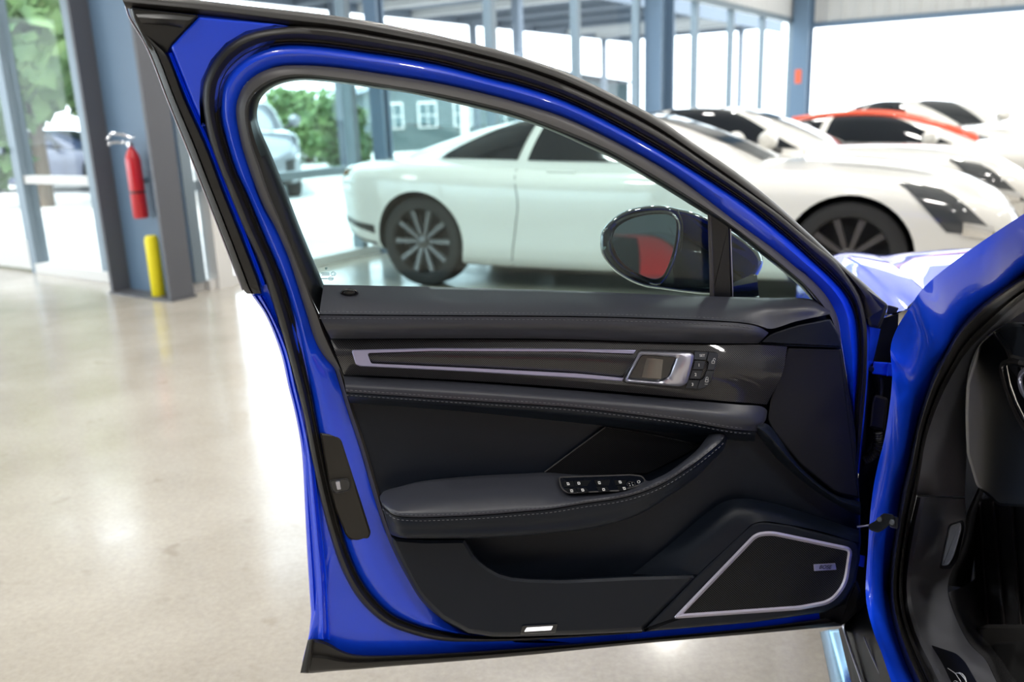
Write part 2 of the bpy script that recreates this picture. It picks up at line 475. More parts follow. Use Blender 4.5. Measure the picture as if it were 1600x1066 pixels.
# the long glazed wall on the left, running away from the near corner column
wl = ribbed('wall_left', RP(S_END, 0.0), RP(0.1, 0.0), 3.10, ZC, METALW); tag(wl, kind='structure')
rbox('header_beam', 0.1, S_END, -0.03, 0.10, 3.02, 3.13, ALUF, wl)
rbox('sill', 0.1, S_END, -0.02, 0.10, 0.0, 0.08, WHITEF, wl)
sm = [0.02, 1.95, 4.35, 6.37, 8.25, 10.6, 12.4, 14.3, 16.4]
wm = [0.10, 0.07, 0.10, 0.08, 0.07, 0.08, 0.08, 0.08, 0.1]
rbox('white_jamb', 0.16, 0.31, -0.06, 0.08, 0.0, 3.1, WHITEF, wl)
for s, w in zip(sm, wm): rbox('mullion', s - w / 2, s + w / 2, -0.02, 0.10, 0.08, 3.03, ALUF, wl)
for s0, s1 in zip(sm[:-1], sm[1:]):
    if s0 < 5: rbox('rail', s0 + 0.04, s1 - 0.04, 0.0, 0.08, 0.80, 0.87, ALUF, wl)
    rbox('pane', s0 + 0.04, s1 - 0.04, 0.035, 0.043, 0.08, 3.03, SHOPGLASS, wl)
# glazed wall facing the camera, left of the column, with a door at its left end
wf = rbox('wall_front', 0.0, 0.12, 0.05, C_L, 3.10, ZC, METALW); tag(wf, kind='structure')
rbox('header_beam', -0.02, 0.12, 0.05, C_L, 2.98, 3.11, ALUF, wf)
rbox('sill', -0.03, 0.12, 0.05, 2.34, 0.0, 0.09, WHITEF, wf); rbox('sill', -0.03, 0.12, 3.6, C_L, 0.0, 0.09, WHITEF, wf)
cm = [0.12, 1.22, 2.37, 3.58, 4.9, 6.2, 7.5, 8.95]
for c in cm: rbox('mullion', -0.02, 0.11, c - 0.05, c + 0.05, 0.0, 3.0, ALUF, wf)
for i, (c0, c1) in enumerate(zip(cm[:-1], cm[1:])):
    if i != 2:
        rbox('rail', 0.0, 0.08, c0 + 0.05, c1 - 0.05, 0.83, 0.90, WHITEF, wf)
        rbox('pane', 0.04, 0.048, c0 + 0.05, c1 - 0.05, 0.09, 3.0, SHOPGLASS, wf)
d1 = rbox('door_1', 0.01, 0.06, 2.43, 3.52, 0.02, 0.30, WHITEF); tag(d1, kind='structure')
rbox('stile', 0.01, 0.06, 2.43, 2.50, 0.30, 2.30, ALUF, d1); rbox('stile', 0.01, 0.06, 3.45, 3.52, 0.30, 2.30, ALUF, d1)
rbox('top_rail', 0.01, 0.06, 2.43, 3.52, 2.30, 2.42, ALUF, d1); rbox('push_bar', -0.06, -0.02, 2.5, 3.45, 1.10, 1.16, ALUF, d1)
rbox('pane', 0.03, 0.038, 2.50, 3.45, 0.30, 2.30, SHOPGLASS, d1)
rbox('transom_pane', 0.03, 0.038, 2.42, 3.53, 2.46, 3.0, SHOPGLASS, d1)
# far wall: two wide vehicle doorways standing open under a ribbed header
wb = ribbed('wall_back', RP(S_END, C_R), RP(S_END, -0.05), 2.98, ZC, METALW); tag(wb, kind='structure')
rbox('header_beam', S_END - 0.05, S_END + 0.1, C_R, -0.1, 2.90, 3.02, STEELB, wb)
rbox('post', S_END - 0.05, S_END + 0.12, -7.3, -7.0, 0, 2.95, STEELB, wb)
rbox('post', S_END - 0.05, S_END + 0.12, -15.0, -14.6, 0, 2.95, STEELB, wb)
# the rest of the room, out of the frame: right wall, rear wall with tall windows, left end wall of glass
tag(rbox('wall_right', S_B, S_END, C_R - 0.15, C_R, 0, ZC, PLAST), kind='structure')
we = rbox('wall_end', S_B, 0.1, C_L, C_L + 0.15, 3.1, ZC, METALW); tag(we, kind='structure')
for i in range(5):
    s = S_B + 0.1 + i * 2.2
    rbox('mullion', s - 0.05, s + 0.05, C_L, C_L + 0.12, 0, 3.1, ALUF, we)
    if i < 4: rbox('pane', s + 0.05, s + 2.15, C_L + 0.05, C_L + 0.058, 0.08, 3.1, SHOPGLASS, we)
wr = rbox('wall_rear', S_B - 0.15, S_B, C_R, C_L, 3.3, ZC, DARKWALL); tag(wr, kind='structure')
rbox('wall_panel', S_B - 0.15, S_B, C_R, -1.0, 0, 3.3, DARKWALL, wr)
for i in range(5):
    c = -1.0 + i * 2.5
    rbox('mullion', S_B - 0.12, S_B, c - 0.06, c + 0.06, 0, 3.3, ALUF, wr)
    if i < 4: rbox('pane', S_B - 0.06, S_B - 0.052, c + 0.06, c + 2.44, 0.08, 3.3, SHOPGLASS, wr)

# steel columns
def hcolumn(name, s0, s1, c0, c1, z1, label, webmat, along='c'):
    root = empty(name, RP((s0 + s1) / 2, (c0 + c1) / 2, 0)); tag(root, label, 'column')
    t = 0.035
    if along == 'c':
        rbox('flange', s0, s1, c0, c0 + t, 0, z1, STEEL, root); rbox('flange', s0, s1, c1 - t, c1, 0, z1, STEEL, root)
        rbox('web', (s0 + s1) / 2 + 0.05, (s0 + s1) / 2 + 0.065, c0 + t, c1 - t, 0, z1, webmat, root)
        rbox('base_plate', s0 - 0.01, s1 + 0.01, c0 - 0.01, c1 + 0.01, 0, 0.018, STEEL, root)
    else:
        rbox('flange', s0, s0 + t, c0, c1, 0, z1, STEELB, root); rbox('flange', s1 - t, s1, c0, c1, 0, z1, STEELB, root)
        rbox('web', s0 + t, s1 - t, (c0 + c1) / 2 - 0.008, (c0 + c1) / 2 + 0.008, 0, z1, STEELB, root)
    return root
hcolumn('steel_column', -0.34, -0.13, -0.12, 0.66, ZC, 'dark grey steel column with a fire extinguisher in its web', STEELB)
hcolumn('steel_column', 8.35, 8.85, -0.32, -0.05, ZC, 'blue-grey steel column between the tall windows, above the white cars', STEELB, 's')
hcolumn('steel_column', 2.13, 2.25, -0.20, -0.05, ZC, 'slim dark post before the window, behind the white coupe tail', STEELB, 's')
rc = hcolumn('steel_column', 16.15, 16.58, -0.42, -0.06, ZC, 'blue-grey corner column with a small red sign', STEELB, 's')
rbox('sign', 16.14, 16.148, -0.30, -0.16, 1.72, 2.02, mat('red_sign', (0.7, 0.12, 0.05), 0.5), rc)

# fire extinguisher hung on the column web
fe = empty('fire_extinguisher', RP(-0.245, 0.21, 0.62)); tag(fe, 'red fire extinguisher hung on the dark grey steel column', 'extinguisher')
fl = RP(-0.275, 0.21, 0.60)
lathe('cylinder', [(0.0, 0.02), (0.05, 0.02), (0.057, 0.035), (0.057, 0.45), (0.05, 0.49), (0.034, 0.525), (0.02, 0.54), (0.02, 0.56)], RED, fe, 24, fl)
lathe('label_band', [(0.0575, 0.21), (0.058, 0.212), (0.058, 0.225), (0.0575, 0.227)], BLKP, fe, 24, fl)
lathe('valve', [(0.02, 0.555), (0.028, 0.56), (0.028, 0.59), (0.015, 0.60)], CHROME, fe, 16, fl)
for dz, up in ((0.575, 0.02), (0.615, 0.045)):
    tube('handle_lever', [fl + Vector((0.03, 0, dz)), fl + Vector((-0.03, -0.01, dz + up * 0.6)), fl + Vector((-0.12, -0.02, dz + up)), fl + Vector((-0.16, -0.02, dz))], 0.011, CHROME, fe, 8)
tube('bracket', [fl + Vector((0.0, 0.0, 0.30)), fl + Vector((0.0, 0.09, 0.30))], 0.02, STEEL, fe, 8)
yg = empty('column_guard', RP(-0.27, 0.13, 0)); tag(yg, 'bright yellow guard post standing in the steel column', 'guard')
lathe('post', [(0.045, 0.001), (0.052, 0.01), (0.052, 0.45), (0.045, 0.475), (0.0, 0.475)], YEL, yg, 20, RP(-0.27, 0.13, 0))
lathe('cap', [(0.046, 0.475), (0.036, 0.487), (0.0, 0.49)], YEL, yg, 20, RP(-0.27, 0.13, 0))

# ceiling lamps (round high bays), each with its own light
lamp_me = None
k = 0
for s in (-6.0, -2.2, 1.6, 5.4, 9.2, 13.0):
    for c in (-12.0, -8.5, -5.0, -1.8, 2.5, 6.0):
        if s > 0 and c > 0: continue
        root = empty('ceiling_lamp', RP(s, c, ZC)); tag(root, 'round white high bay lamp under the showroom ceiling', 'lamp', 'ceiling lamps')
        p = RP(s, c, ZC)
        lathe('housing', [(0.0, -0.001), (0.04, -0.001), (0.05, -0.10), (0.20, -0.16), (0.22, -0.24), (0.21, -0.24), (0.19, -0.20), (0.0, -0.20)], METALW, root, 20, p)
        L = bpy.data.lights.new('lamp_light', 'AREA'); L.shape = 'DISK'; L.size = 0.36; L.energy = 52; L.color = (1.0, 0.97, 0.92)
        lo = bpy.data.objects.new('lamp_light', L); COL.objects.link(lo); lo.parent = root; lo.location = (0, 0, -0.25)

# ================================================================== THE BLUE CAR
CAR = empty('blue_sports_sedan', (0.95, 1.9, 0.0))
tag(CAR, 'vivid blue sports sedan with its front door wide open', 'car')

# ---- curves read off the door (photo pixels, laid onto the door's planes)
SO = [(1003,989),(900,996.5),(800,1002),(740,1003),(690,1001.6),(641,990.5),(601.5,974.5),(561.6,938),(534,890),(514,831),(502,785),(492,740),(485,704.7),(475.7,655.7),(462,600),(444.4,534.6),(427.5,479),(415,440),(401,401),(379.4,355.7),(357,301),(341.4,261.6),(324.6,212.6),(317,174),(315.3,150),(317.6,127.6),(332.6,96),(355,70.5),(385,52.5),(430,42.8),(467.5,40.5),(512.6,43.5),(565,51),(600,57.5),(675,71),(750,89),(800,102),(875,128.5),(950,161.6),(1035,207.5),(1110,258),(1183.6,309),(1215,332),(1272,380),(1305,407),(1330.6,440),(1345.6,467),(1353,500),(1355,530),(1353.5,595),(1346,680),(1340,740)]
SI = [(1003,986),(900,991),(800,994),(740,993),(690,987),(649,977),(609.5,958.6),(574,922),(551.5,881.6),(534.6,832.6),(524.4,797),(514,755),(504.4,709.8),(494,655.7),(486,612),(471.4,548),(459.6,495.7),(442,440),(411.4,367.5),(383.6,300),(370,271.7),(353.3,221),(344,180),(344,152),(347.6,130.6),(362.6,105),(392.6,82.5),(430,70.7),(467.5,69),(520,73.5),(580,82),(600,84.5),(690,101),(780,124.5),(800,129),(875,153),(950,188.6),(1050,245),(1153.6,310),(1185,333.5),(1242,381),(1275,412),(1305,440),(1324.6,464),(1336.6,494),(1341,530),(1340.8,580),(1335.5,640),(1333,700),(1331,740)]
BI = [(1003,984),(900,989),(800,992),(760,992),(731,989),(690,968),(657,934.6),(631,890),(602,831),(585,780),(560,694.6),(541.6,638.8),(529.8,600),(522,575),(507,558),(493.4,534.6),(478,487),(463,440),(450,401),(430,355.7),(410.7,320),(392,271.7),(377,224.4),(369,180),(370,160),(380.6,135),(400,117),(430,104.5),(475,102),(535,106.6),(600,116),(690,131),(780,152),(800,157.6),(875,181),(950,215.6),(1035,262.6),(1080,293),(1155,350),(1209,389),(1246.6,420),(1260,430),(1290,461),(1308,494),(1315.6,540),(1325,604),(1334,664),(1335,740)]
OS = [(1300,974),(1003,1002),(820,1018),(690,1030),(560,1041),(490,1047),(472,1046),(476,1020),(481,1000),(485.5,958),(484.5,944),(479,850),(476.5,800),(470.5,700),(459.5,640),(449.5,600),(441.5,562),(432.5,534),(414,491),(394,462),(378,436),(322,300),(291,222),(265,158),(232,73),(208,22),(225,10),(308,8),(400,18),(481,27),(550,35),(640,52),(705,66),(780,85),(840,104),(890,122),(965,158),(1027,191),(1087,234),(1147,274),(1198,315),(1265,375),(1315,423),(1342,452),(1354,482),(1359,510),(1358,560),(1356,600),(1349,680),(1343,740)]
# blue pressed-steel door shell: an outer ring, then the rounded band inside the seal
shell = band('front_door', OS, BI, [(0,-0.035),(0.06,-0.012),(0.2,-0.004),(1.0,-0.004)], BLUE, CAR, n=300, back=0.05)
tag(shell, 'open blue front door seen from inside')
band('inner_frame', SI, BI, [(0,-0.004),(0.06,0.002),(0.2,0.011),(0.45,0.014),(0.8,0.008),(1.0,0.004)], BLUE, shell, n=300, back=0.008)
band('door_seal', SO, SI, [(0,0.000),(0.05,0.008),(0.2,0.016),(0.42,0.018),(0.62,0.012),(0.74,0.004),(0.82,0.004),(0.9,0.007),(1.0,0.004)], RUB, shell, n=300, back=0.006)
# weatherstrip along the outer top edge
ST = [(186,-12),(240,-6),(308,0),(400,10.5),(481,19.5),(550,28.5),(640,45),(705,59.8),(780,78.5),(840,97.3),(890,115),(965,151),(1027.5,184.5),(1087.6,226.5),(1147.6,267),(1200,308),(1267.6,368),(1318.6,416),(1349,441),(1388,477)]
SB = [(197,13),(250,17),(310,23),(400,33.5),(455,41),(512,47),(565,55),(640,70),(705,82),(780,101),(840,119),(890,138),(965,173),(1035,212),(1110,263),(1183,315),(1215,338),(1272,387),(1305,414),(1328,440),(1343,467),(1352,500)]
band('weatherstrip', ST, SB, [(0,-0.022),(0.08,-0.008),(0.3,0.004),(0.6,0.007),(0.85,0.003),(1.0,-0.003)], RUB, shell, n=160, back=0.02)
plate('strip_end_cap', rp([(1338,455),(1352,449),(1388,476),(1381,498),(1374,514),(1357,511),(1350,480)], 5), 0.002, 0.03, BLKP, shell, 5)
# black trim along the rear edge of the window frame, with its groove, corner cap and bright edge
PO = [(203,26),(231,73),(264,158),(290,222),(321,300),(352,380),(380,452),(386,459)]
PI_ = [(244,76),(259,84),(290.6,160),(324.6,234.6),(349,300),(377,370),(406,446),(409,459)]
band('pillar_trim', PO, PI_, [(0,-0.022),(0.04,-0.006),(0.34,0.002),(0.39,-0.006),(0.44,0.003),(0.9,0.006),(1.0,0.0)], RUB, shell, n=80, back=0.03)
plate('corner_cap', rp([(204,12),(311,24),(289,49),(266,73),(262,83),(240,82),(230,73),(210,32)], [4,3,2,3,3,6,8,4]), lambda x, y: 0.012 - 0.012 * min(1, max(0, (y - 22) / 22)), 0.03, BLKP, shell, 3)
loft('corner_cap_lip', [[(208,17,0.006),(260,19,0.008),(308,25,0.008)],[(216,28,0.014),(255,32,0.016),(292,34,0.014)],[(222,38,0.006),(255,40,0.006),(287,44,0.006)]], BLKP, shell, 30, 3)
ptube('bright_edge', [(196,6,-0.02),(201,24,-0.02),(230,75,-0.02),(263,159,-0.02),(289,223,-0.02),(320,301,-0.02),(351,381,-0.02),(379,453,-0.02)], 0.0016, ALU, shell, 60)
plate('corner_panel', rp([(310,26),(430,37),(452,41),(430,43),(385,52.5),(355,70.5),(332.6,96),(317.6,127.6),(315.5,160),(318,199),(301,160),(266.6,73.5)], [4,2,0,0,0,0,0,0,0,2,2,4]), 0.006, 0.02, BLUE, shell, 4, 0.004)
RB1 = [(262,84),(291,156),(325,233),(350,299),(378,369),(408,448)]
RB2 = [(269,82),(301,160),(331,228),(358,296),(386,366),(416,445)]
band('flange_bead', RB1, RB2, [(0,0.0),(0.3,0.007),(0.55,0.002),(0.8,0.006),(1,0.001)], BLUE, shell, n=80, back=0.01)
# lower rear flange with its pressed ridges
FA = [(394,462),(414,491),(432.5,534),(441.5,562),(449.5,600),(459.5,640),(470.5,700),(476.5,800),(479,850),(484.5,944),(485.5,958),(482,998)]
FB = [(412,462),(430,497),(449,540),(459,575),(467,612),(477,655),(488,705),(499,790),(505,845),(511,900),(513,950),(516,1000)]
band('flange_ridge', FA, FB, [(0,-0.024),(0.05,-0.010),(0.22,-0.006),(0.30,-0.014),(0.36,-0.012),(0.55,0.002),(0.68,0.003),(0.76,-0.006),(0.84,-0.004),(0.94,0.004),(1,0.0)], BLUE, shell, n=120, back=0.01)
# rubber along the bottom edge
BT = [(481,1000),(491,998.5),(514,1005),(527,1013),(546,1021),(570,1024),(690,1021),(820,1012.5),(1003,997.5),(1175,981),(1290,966)]
BB = [(469,1052),(482,1052.5),(520,1049),(560,1046),(600,1042.5),(690,1035.5),(820,1024.5),(1003,1006),(1175,991),(1318,978)]
band('bottom_strip', BT, BB, [(0,0.002),(0.1,0.010),(0.45,0.006),(0.55,0.012),(0.9,0.010),(1,0.0)], RUB, shell, n=100, back=0.02)
loft('strip_corner', [[(481,1001,0.012),(475,1026,0.012),(470,1051,0.012)],[(488,1000,0.018),(484,1026,0.018),(480,1051,0.018)],[(491,1001,0.012),(488,1026,0.012),(483,1052,0.012)]], RUB, shell, 24, 3)

plate('door_lower_edge', rp([(980,986),(1175,969),(1284,951),(1290,965),(1288,978),(1175,989),(980,1004)], 3), -0.002, 0.03, BLUE, shell, 3)
plate('lower_corner_seal', rp([(1278,952),(1300,944),(1338,905),(1346,925),(1338,958),(1318,977),(1282,981)], 5), 0.0, 0.03, RUB, shell, 4)
band('panel_edge', [(523,577),(530,600),(541.6,638.8),(560,694.6),(585,780),(602,831),(619,871),(636,903),(659,940),(690,968)], [(535,577),(541,600),(552,638),(571,694),(596,780),(612,829),(629,868),(646,899),(668,933),(697,961)], [(0,0.004),(0.25,0.018),(0.6,0.024),(1,0.018)], mat('panel_edge_grey', (0.05, 0.047, 0.045), 0.45), shell, n=60, back=0.01)
# latch cover on the rear edge
lp = rp([(499,676),(526,679),(534,687),(562,775),(580,832),(577,842),(565,846),(547,844),(540,836),(524,798),(514,762),(507,720)], [3,4,5,2,4,5,5,5,4,2,2,2])
plate('latch_cover', lp, lambda x, y: 0.014, 0.02, mat('latch_black', (0.022, 0.020, 0.016), 0.38), shell, 3.5, 0.006)
plate('latch_recess', rp([(515,751),(543,748),(548,757),(545,767),(524,771),(519,766)], 5), 0.0165, 0.004, GLOSS, shell, 1)
ring('latch_rim', rp([(514,750),(544,747),(549,757),(546,768),(523,772),(518,766)], 5), 1.6, 0.016, 0.004, GREYP, shell)
plate('latch_pawl', rp([(524,753),(531,752),(533,765),(527,766)], 1.5), 0.021, 0.006, ALU, shell, 1)

# window surround: grey bezel and dark run channel
BIW = [(533,596),(522,575),(507,558),(493.4,534.6),(478,487),(463,440),(450,401),(430,355.7),(410.7,320),(392,271.7),(377,224.4),(369,180),(370,160),(380.6,135),(400,117),(430,104.5),(475,102),(535,106.6),(600,116),(690,131),(780,152),(800,157.6),(875,181),(950,215.6),(1035,262.6),(1080,293),(1155,350),(1209,389),(1246.6,420),(1260,430),(1290,461),(1308,494),(1315,538)]
GD = [(543,598),(532,572),(520,545),(507,515),(498,490),(487,466),(461,401),(441,351),(421,304),(406,260),(393,222),(386,182),(388,162),(398,146),(415,133),(440,123),(475,119.5),(535,126),(600,135.6),(690,151),(780,171.5),(800,177),(867,202),(950,237),(1035,286),(1080,313),(1140,352),(1200,399),(1222,417),(1255,446),(1278,472),(1298,500),(1308,540)]
band('window_bezel', BIW, GD, [(0,0.006),(0.08,0.014),(0.4,0.020),(0.8,0.024),(1.0,0.018)], GREYP, shell, n=220, back=0.016)
GDc = [(500,492),(487,466),(461,401),(441,351),(421,304),(406,260),(393,222),(386,182),(388,162),(398,146),(415,133),(440,123),(475,119.5),(535,126),(600,135.6),(690,151),(780,171.5),(800,177),(867,202),(950,237),(1035,286),(1080,313),(1140,352),(1200,399),(1222,417),(1255,446),(1278,472)]
C4 = [(516,474),(505,443),(489,404.7),(469,355.7),(450,306),(441,283.5),(422.5,238),(405.6,199),(401.4,178.8),(405.6,158.6),(417,143.4),(437.5,132),(467.5,126),(505,127.6),(550,133),(595,139.6),(640,146),(690,157),(750,171),(800,183.5),(867.5,207.5),(917,230),(960,250),(1035,293),(1080,321),(1140,359),(1200,406),(1222,424),(1250,448),(1267,468)]
band('glass_channel', GDc, C4, [(0,0.018),(0.3,0.016),(0.7,0.002),(1.0,-0.008)], mat('channel_black', (0.006, 0.008, 0.010), 0.3), shell, n=200, back=0.012)
gp = [(p[0], p[1]) for p in cr([(500,452),(484,404),(464,355),(445,306),(417,238),(400,199),(396,178),(400,156),(414,138),(436,127),(467,121),(550,128),(640,141),(750,166),(867,202),(960,245),(1080,316),(1200,401),(1274,470)], 60)] + [(1274,480),(900,470),(505,460)]
plate('window_glass', gp, -0.014, 0.004, GLASS, shell, 0.6, 0.0003)
plate('window_divider', rp([(1106.5,328),(1141,352),(1145,470),(1110,466)], 1), 0.004, 0.016, BLKP, shell, 3)
plate('divider_edge', rp([(1105.5,330),(1112,334),(1116,466),(1109,466)], 1), 0.006, 0.010, GREYP, shell, 1)
ptube('divider_trim', [(1141.5,357,0.002),(1143.5,420,0.002),(1145,468,0.002)], 0.0012, ALU, shell, 12)
# etched marks in the lower rear corner of the glass
ETCH = mat('etched_print', (0.03, 0.16, 0.18), 0.6)
ring('glass_mark', [(521 + 4.2 * math.cos(t * 0.4), 428 + 3.2 * math.sin(t * 0.4)) for t in range(16)], 0.7, -0.0095, 0.0006, ETCH, shell, dome=0.0001)
ring('glass_mark', [(517 + 4.2 * math.cos(t * 0.4), 435.5 + 2.7 * math.sin(t * 0.4)) for t in range(16)], 0.7, -0.0095, 0.0006, ETCH, shell, dome=0.0001)
text('glass_mark', '14', 521, 428.2, -0.0094, 5, ETCH, shell)
for x0, x1, y in ((502, 515, 427), (503, 515, 429.6), (502, 512, 435.6), (514, 520, 435.6), (508, 511, 420.5), (507.5, 511.5, 418.8)):
    plate('glass_mark', [(x0, y - 0.6), (x1, y - 0.6), (x1, y + 0.6), (x0, y + 0.6)], -0.0095, 0.0006, ETCH, shell, 0.1, 0.0001)

# ---- the door's trim panel
pb = [(p[0], p[1]) for p in cr([(505,446),(700,449),(900,456),(1105,464),(1266,469)], 40)] + [(1296,486),(1311,526),(1316,545),(1325,604),(1334,664),(1343,779),(1345,850),(1338,905),(1320,944),(1288,957),(1175,973),(1003,988),(800,996)] + \
     [(p[0], p[1]) for p in cr([(770,996),(731,990),(690,968),(657,934.6),(631,890),(602,831),(585,780),(560,694.6),(541.6,638.8),(529.8,600),(522,575)], 40)] + [(512,545),(503,515),(498,492),(505,470)]
panel = plate('door_panel', pb, 0.016, 0.02, LEA, CAR, 9, 0.010)
panel['label'] = 'black leather trim panel of the open door'
# belt pad
b0 = [(506,445,0.016),(560,446,0.016),(677,448.5,0.016),(780,451,0.016),(900,455,0.016),(1000,459,0.016),(1105,463,0.016),(1200,465.5,0.016),(1268,468,0.016),(1297,484,0.016)]
b1 = [(502,468,0.045),(560,468,0.047),(677,469,0.05),(790,471,0.05),(900,474,0.05),(1021,478,0.05),(1119,482,0.05),(1200,484,0.048),(1270,481,0.045),(1297,487,0.03)]
bs = [(499,491,0.072),(560,491.6,0.074),(677,492.4,0.078),(790,493,0.078),(900,494,0.078),(1021,497,0.078),(1119,501,0.078),(1161,504,0.077),(1187,509,0.074),(1203,514,0.066),(1245,502,0.06),(1297,491,0.05)]
pt = loft('belt_pad', [b0, b1, bs], LEA2, panel, 120, 5)
f0 = [(499,493,0.072),(560,493.4,0.074),(677,494.2,0.078),(790,494.9,0.078),(900,495.8,0.078),(1021,498.8,0.078),(1119,503,0.078),(1161,506,0.077),(1187,511.6,0.074),(1201,520,0.066)]
f1 = [(507,510,0.076),(560,512,0.080),(677,512,0.083),(790,512,0.083),(900,513,0.083),(1021,516,0.083),(1119,519,0.083),(1160,521,0.081),(1182,524,0.078),(1194,528,0.068)]
f2 = [(517,529,0.056),(560,529.5,0.058),(677,529,0.060),(790,529,0.060),(900,530.5,0.060),(1015,534.5,0.060),(1101,536.5,0.060),(1150,537,0.058),(1170,537,0.056),(1185,537,0.052)]
loft('belt_pad_front', [f0, f1, f2], LEA2, panel, 120, 5)
seam1 = lambda d, w: [(p[0], p[1] + d, p[2] + w) for p in [(q[0], q[1], q[2]) for q in bs[:9]]]
stitches('stitching', seam1(-4, 0.0012), panel); stitches('stitching', [(p[0], p[1] + 4.5, p[2] + 0.003) for p in f0[:9]], panel)
el = lambda cx, cy, rx, ry, n=28: [(cx + rx * math.cos(2 * math.pi * t / n), cy + ry * math.sin(2 * math.pi * t / n)) for t in range(n)]
plate('lock_knob', el(546, 457.5, 9.5, 4.6), 0.042, 0.014, BLKP, panel, 2.5, 0.002)
ring('lock_knob_collar', el(546, 457.5, 14, 6.6), 4, 0.037, 0.012, BLKP, panel)
# dark cap at the front end of the pad
plate('sail_cap', rp([(1186,537),(1204,521),(1245,508),(1297,498),(1311,523),(1315,544),(1231,541)], [2,8,2,4,4,3,2]), 0.050, 0.03, LEA, panel, 3)
# carbon trim with the aluminium insert
c0 = [(517,531.5,0.048),(560,531,0.05),(733,530.5,0.052),(900,532,0.052),(1015,536,0.052),(1101,538.5,0.052),(1184,539,0.05),(1230,541.5,0.046)]
c1 = [(526,556,0.062),(560,556,0.066),(733,558,0.068),(900,562,0.068),(1015,570,0.068),(1101,577,0.068),(1184,583,0.064),(1222,585,0.058)]
c2 = [(537,585,0.048),(570,586.5,0.05),(733,595,0.052),(900,606.5,0.052),(1015,616.5,0.052),(1101,624.5,0.052),(1184,631,0.05),(1198,632.5,0.046)]
loft('carbon_trim', [c0, c1, c2], CARB, panel, 120, 6)
def cw(x, y):
    t = (y - 531) / (54 + (x - 520) * 0.06); return 0.052 + 0.016 * (1 - (2 * min(max(t, 0), 1) - 1) ** 2)
ins = rp([(549,547),(677,543.8),(900,545),(994,547),(990,553),(900,549.8),(677,548.8),(574,552),(580,568),(733,575),(900,583.6),(975,590.5),(972,596),(900,591),(733,581),(562,572.5),(556,570)], [4,0,0,0,0,0,0,4,3,0,0,0,0,0,0,4,4])
plate('aluminium_insert', ins, lambda x, y: cw(x, y) + 0.003, 0.004, mat('reflect_tint_aluminium', (0.46, 0.46, 0.70), 0.3, metal=0.6), panel, 1.4, 0.0012)  # lilac tint is the reflected blue put into the metal's colour
# door release lever and its key pad
hb = rp([(1000,545.5),(1084,547.5),(1119,550),(1122,556),(1112,598),(1094,611.5),(1063,608),(975,599),(972,592)], [6,2,6,6,12,14,4,4,5])
plate('lever_bezel', hb, lambda x, y: cw(x, y) + 0.002, 0.006, BLKP, panel, 1.5, 0.001)
ring('bezel_edge', hb, 1.2, lambda x, y: cw(x, y) + 0.0015, 0.004, GREYP, panel, dome=0.0008)
lo_ = rp([(999,549),(1081,551),(1085,556),(1074,599),(1064,604.5),(977,597.5),(976,594)], [4,4,5,7,6,3,3])
lv = [(p[0], p[1]) for p in lo_]
li_ = rp([(1002,554.5),(1053,557.5),(1057,560),(1047,588),(1036,595),(1026,596.5),(981,592.5)], [4,4,4,9,8,3,3])
def lever():
    n = 140
    def polar(poly):
        cx, cy = 1022.0, 575.0; o = []; m_ = len(poly)
        for i in range(n):
            th = 2 * math.pi * i / n; dx, dy = math.cos(th), math.sin(th); best = None
            for a, b in zip(poly, list(poly[1:]) + [poly[0]]):
                ex, ey = b[0] - a[0], b[1] - a[1]; den = dx * ey - dy * ex
                if abs(den) < 1e-9: continue
                t = ((a[0] - cx) * ey - (a[1] - cy) * ex) / den; u = ((a[0] - cx) * dy - (a[1] - cy) * dx) / den
                if t > 0 and -1e-6 <= u <= 1 + 1e-6: best = t if best is None else max(best, t)
            o.append((cx + dx * best, cy + dy * best))
        return o
    A, B = polar(lo_), polar(li_); rows = []
    for t, w in ((0, 0.0), (0, 0.008), (0.15, 0.011), (0.5, 0.0125), (0.85, 0.010), (1, 0.006), (1, -0.004)):
        rows.append([DP(a[0] + (b[0] - a[0]) * t, a[1] + (b[1] - a[1]) * t, cw(a[0] + (b[0] - a[0]) * t, a[1] + (b[1] - a[1]) * t) + w) for a, b in zip(A, B)])
    V, F = grid_mesh(rows, close_u=True, close_v=True)
    return mobj('release_lever', V, F, ALU, panel, 50)
lever()
plate('lever_recess', li_, lambda x, y: cw(x, y) + 0.003, 0.004, GLOSS, panel, 1)
loft('lever_paddle', [[(1009,559,0.068),(1003,590,0.068)],[(1020,560,0.071),(1016,591,0.071)],[(1036,562,0.070),(1033,592,0.070)]], mat('paddle_satin', (0.22, 0.21, 0.20), 0.3, metal=0.8), panel, 10, 4, back=0.003)
KEY = mat('key_black', (0.035, 0.04, 0.05), 0.45)
q = lambda L: [(960 + x / 8.889, 530 + y / 8.889) for x, y in L]
keys = [q([(1118,172),(1303,182),(1272,292),(1108,285)]), q([(1118,300),(1262,308),(1232,425),(1088,418)]), q([(1082,432),(1228,440),(1190,556),(1040,550)]), q([(1030,565),(1180,575),(1142,688),(990,682)]),
        q([(1312,184),(1425,190),(1440,215),(1385,430),(1290,425),(1312,335),(1305,310),(1284,298)]), q([(1282,440),(1384,445),(1350,560),(1280,660),(1200,695),(1150,690),(1190,570),(1225,560),(1250,535)])]
for kp in keys: plate('key', rp(kp, 1.2), lambda x, y: cw(x, y) + 0.0035, 0.003, KEY, panel, 0.6, 0.0006)
text('key_print', 'SET', 960 + 1220 / 8.889, 530 + 230 / 8.889, 0.0745, 5.5, WHITEP, panel, bold=0.01)
text('key_print', '1', 960 + 1175 / 8.889, 530 + 363 / 8.889, 0.0745, 6.5, WHITEP, panel, bold=0.02)
text('key_print', '2', 960 + 1128 / 8.889, 530 + 495 / 8.889, 0.0745, 6.5, WHITEP, panel, bold=0.02)
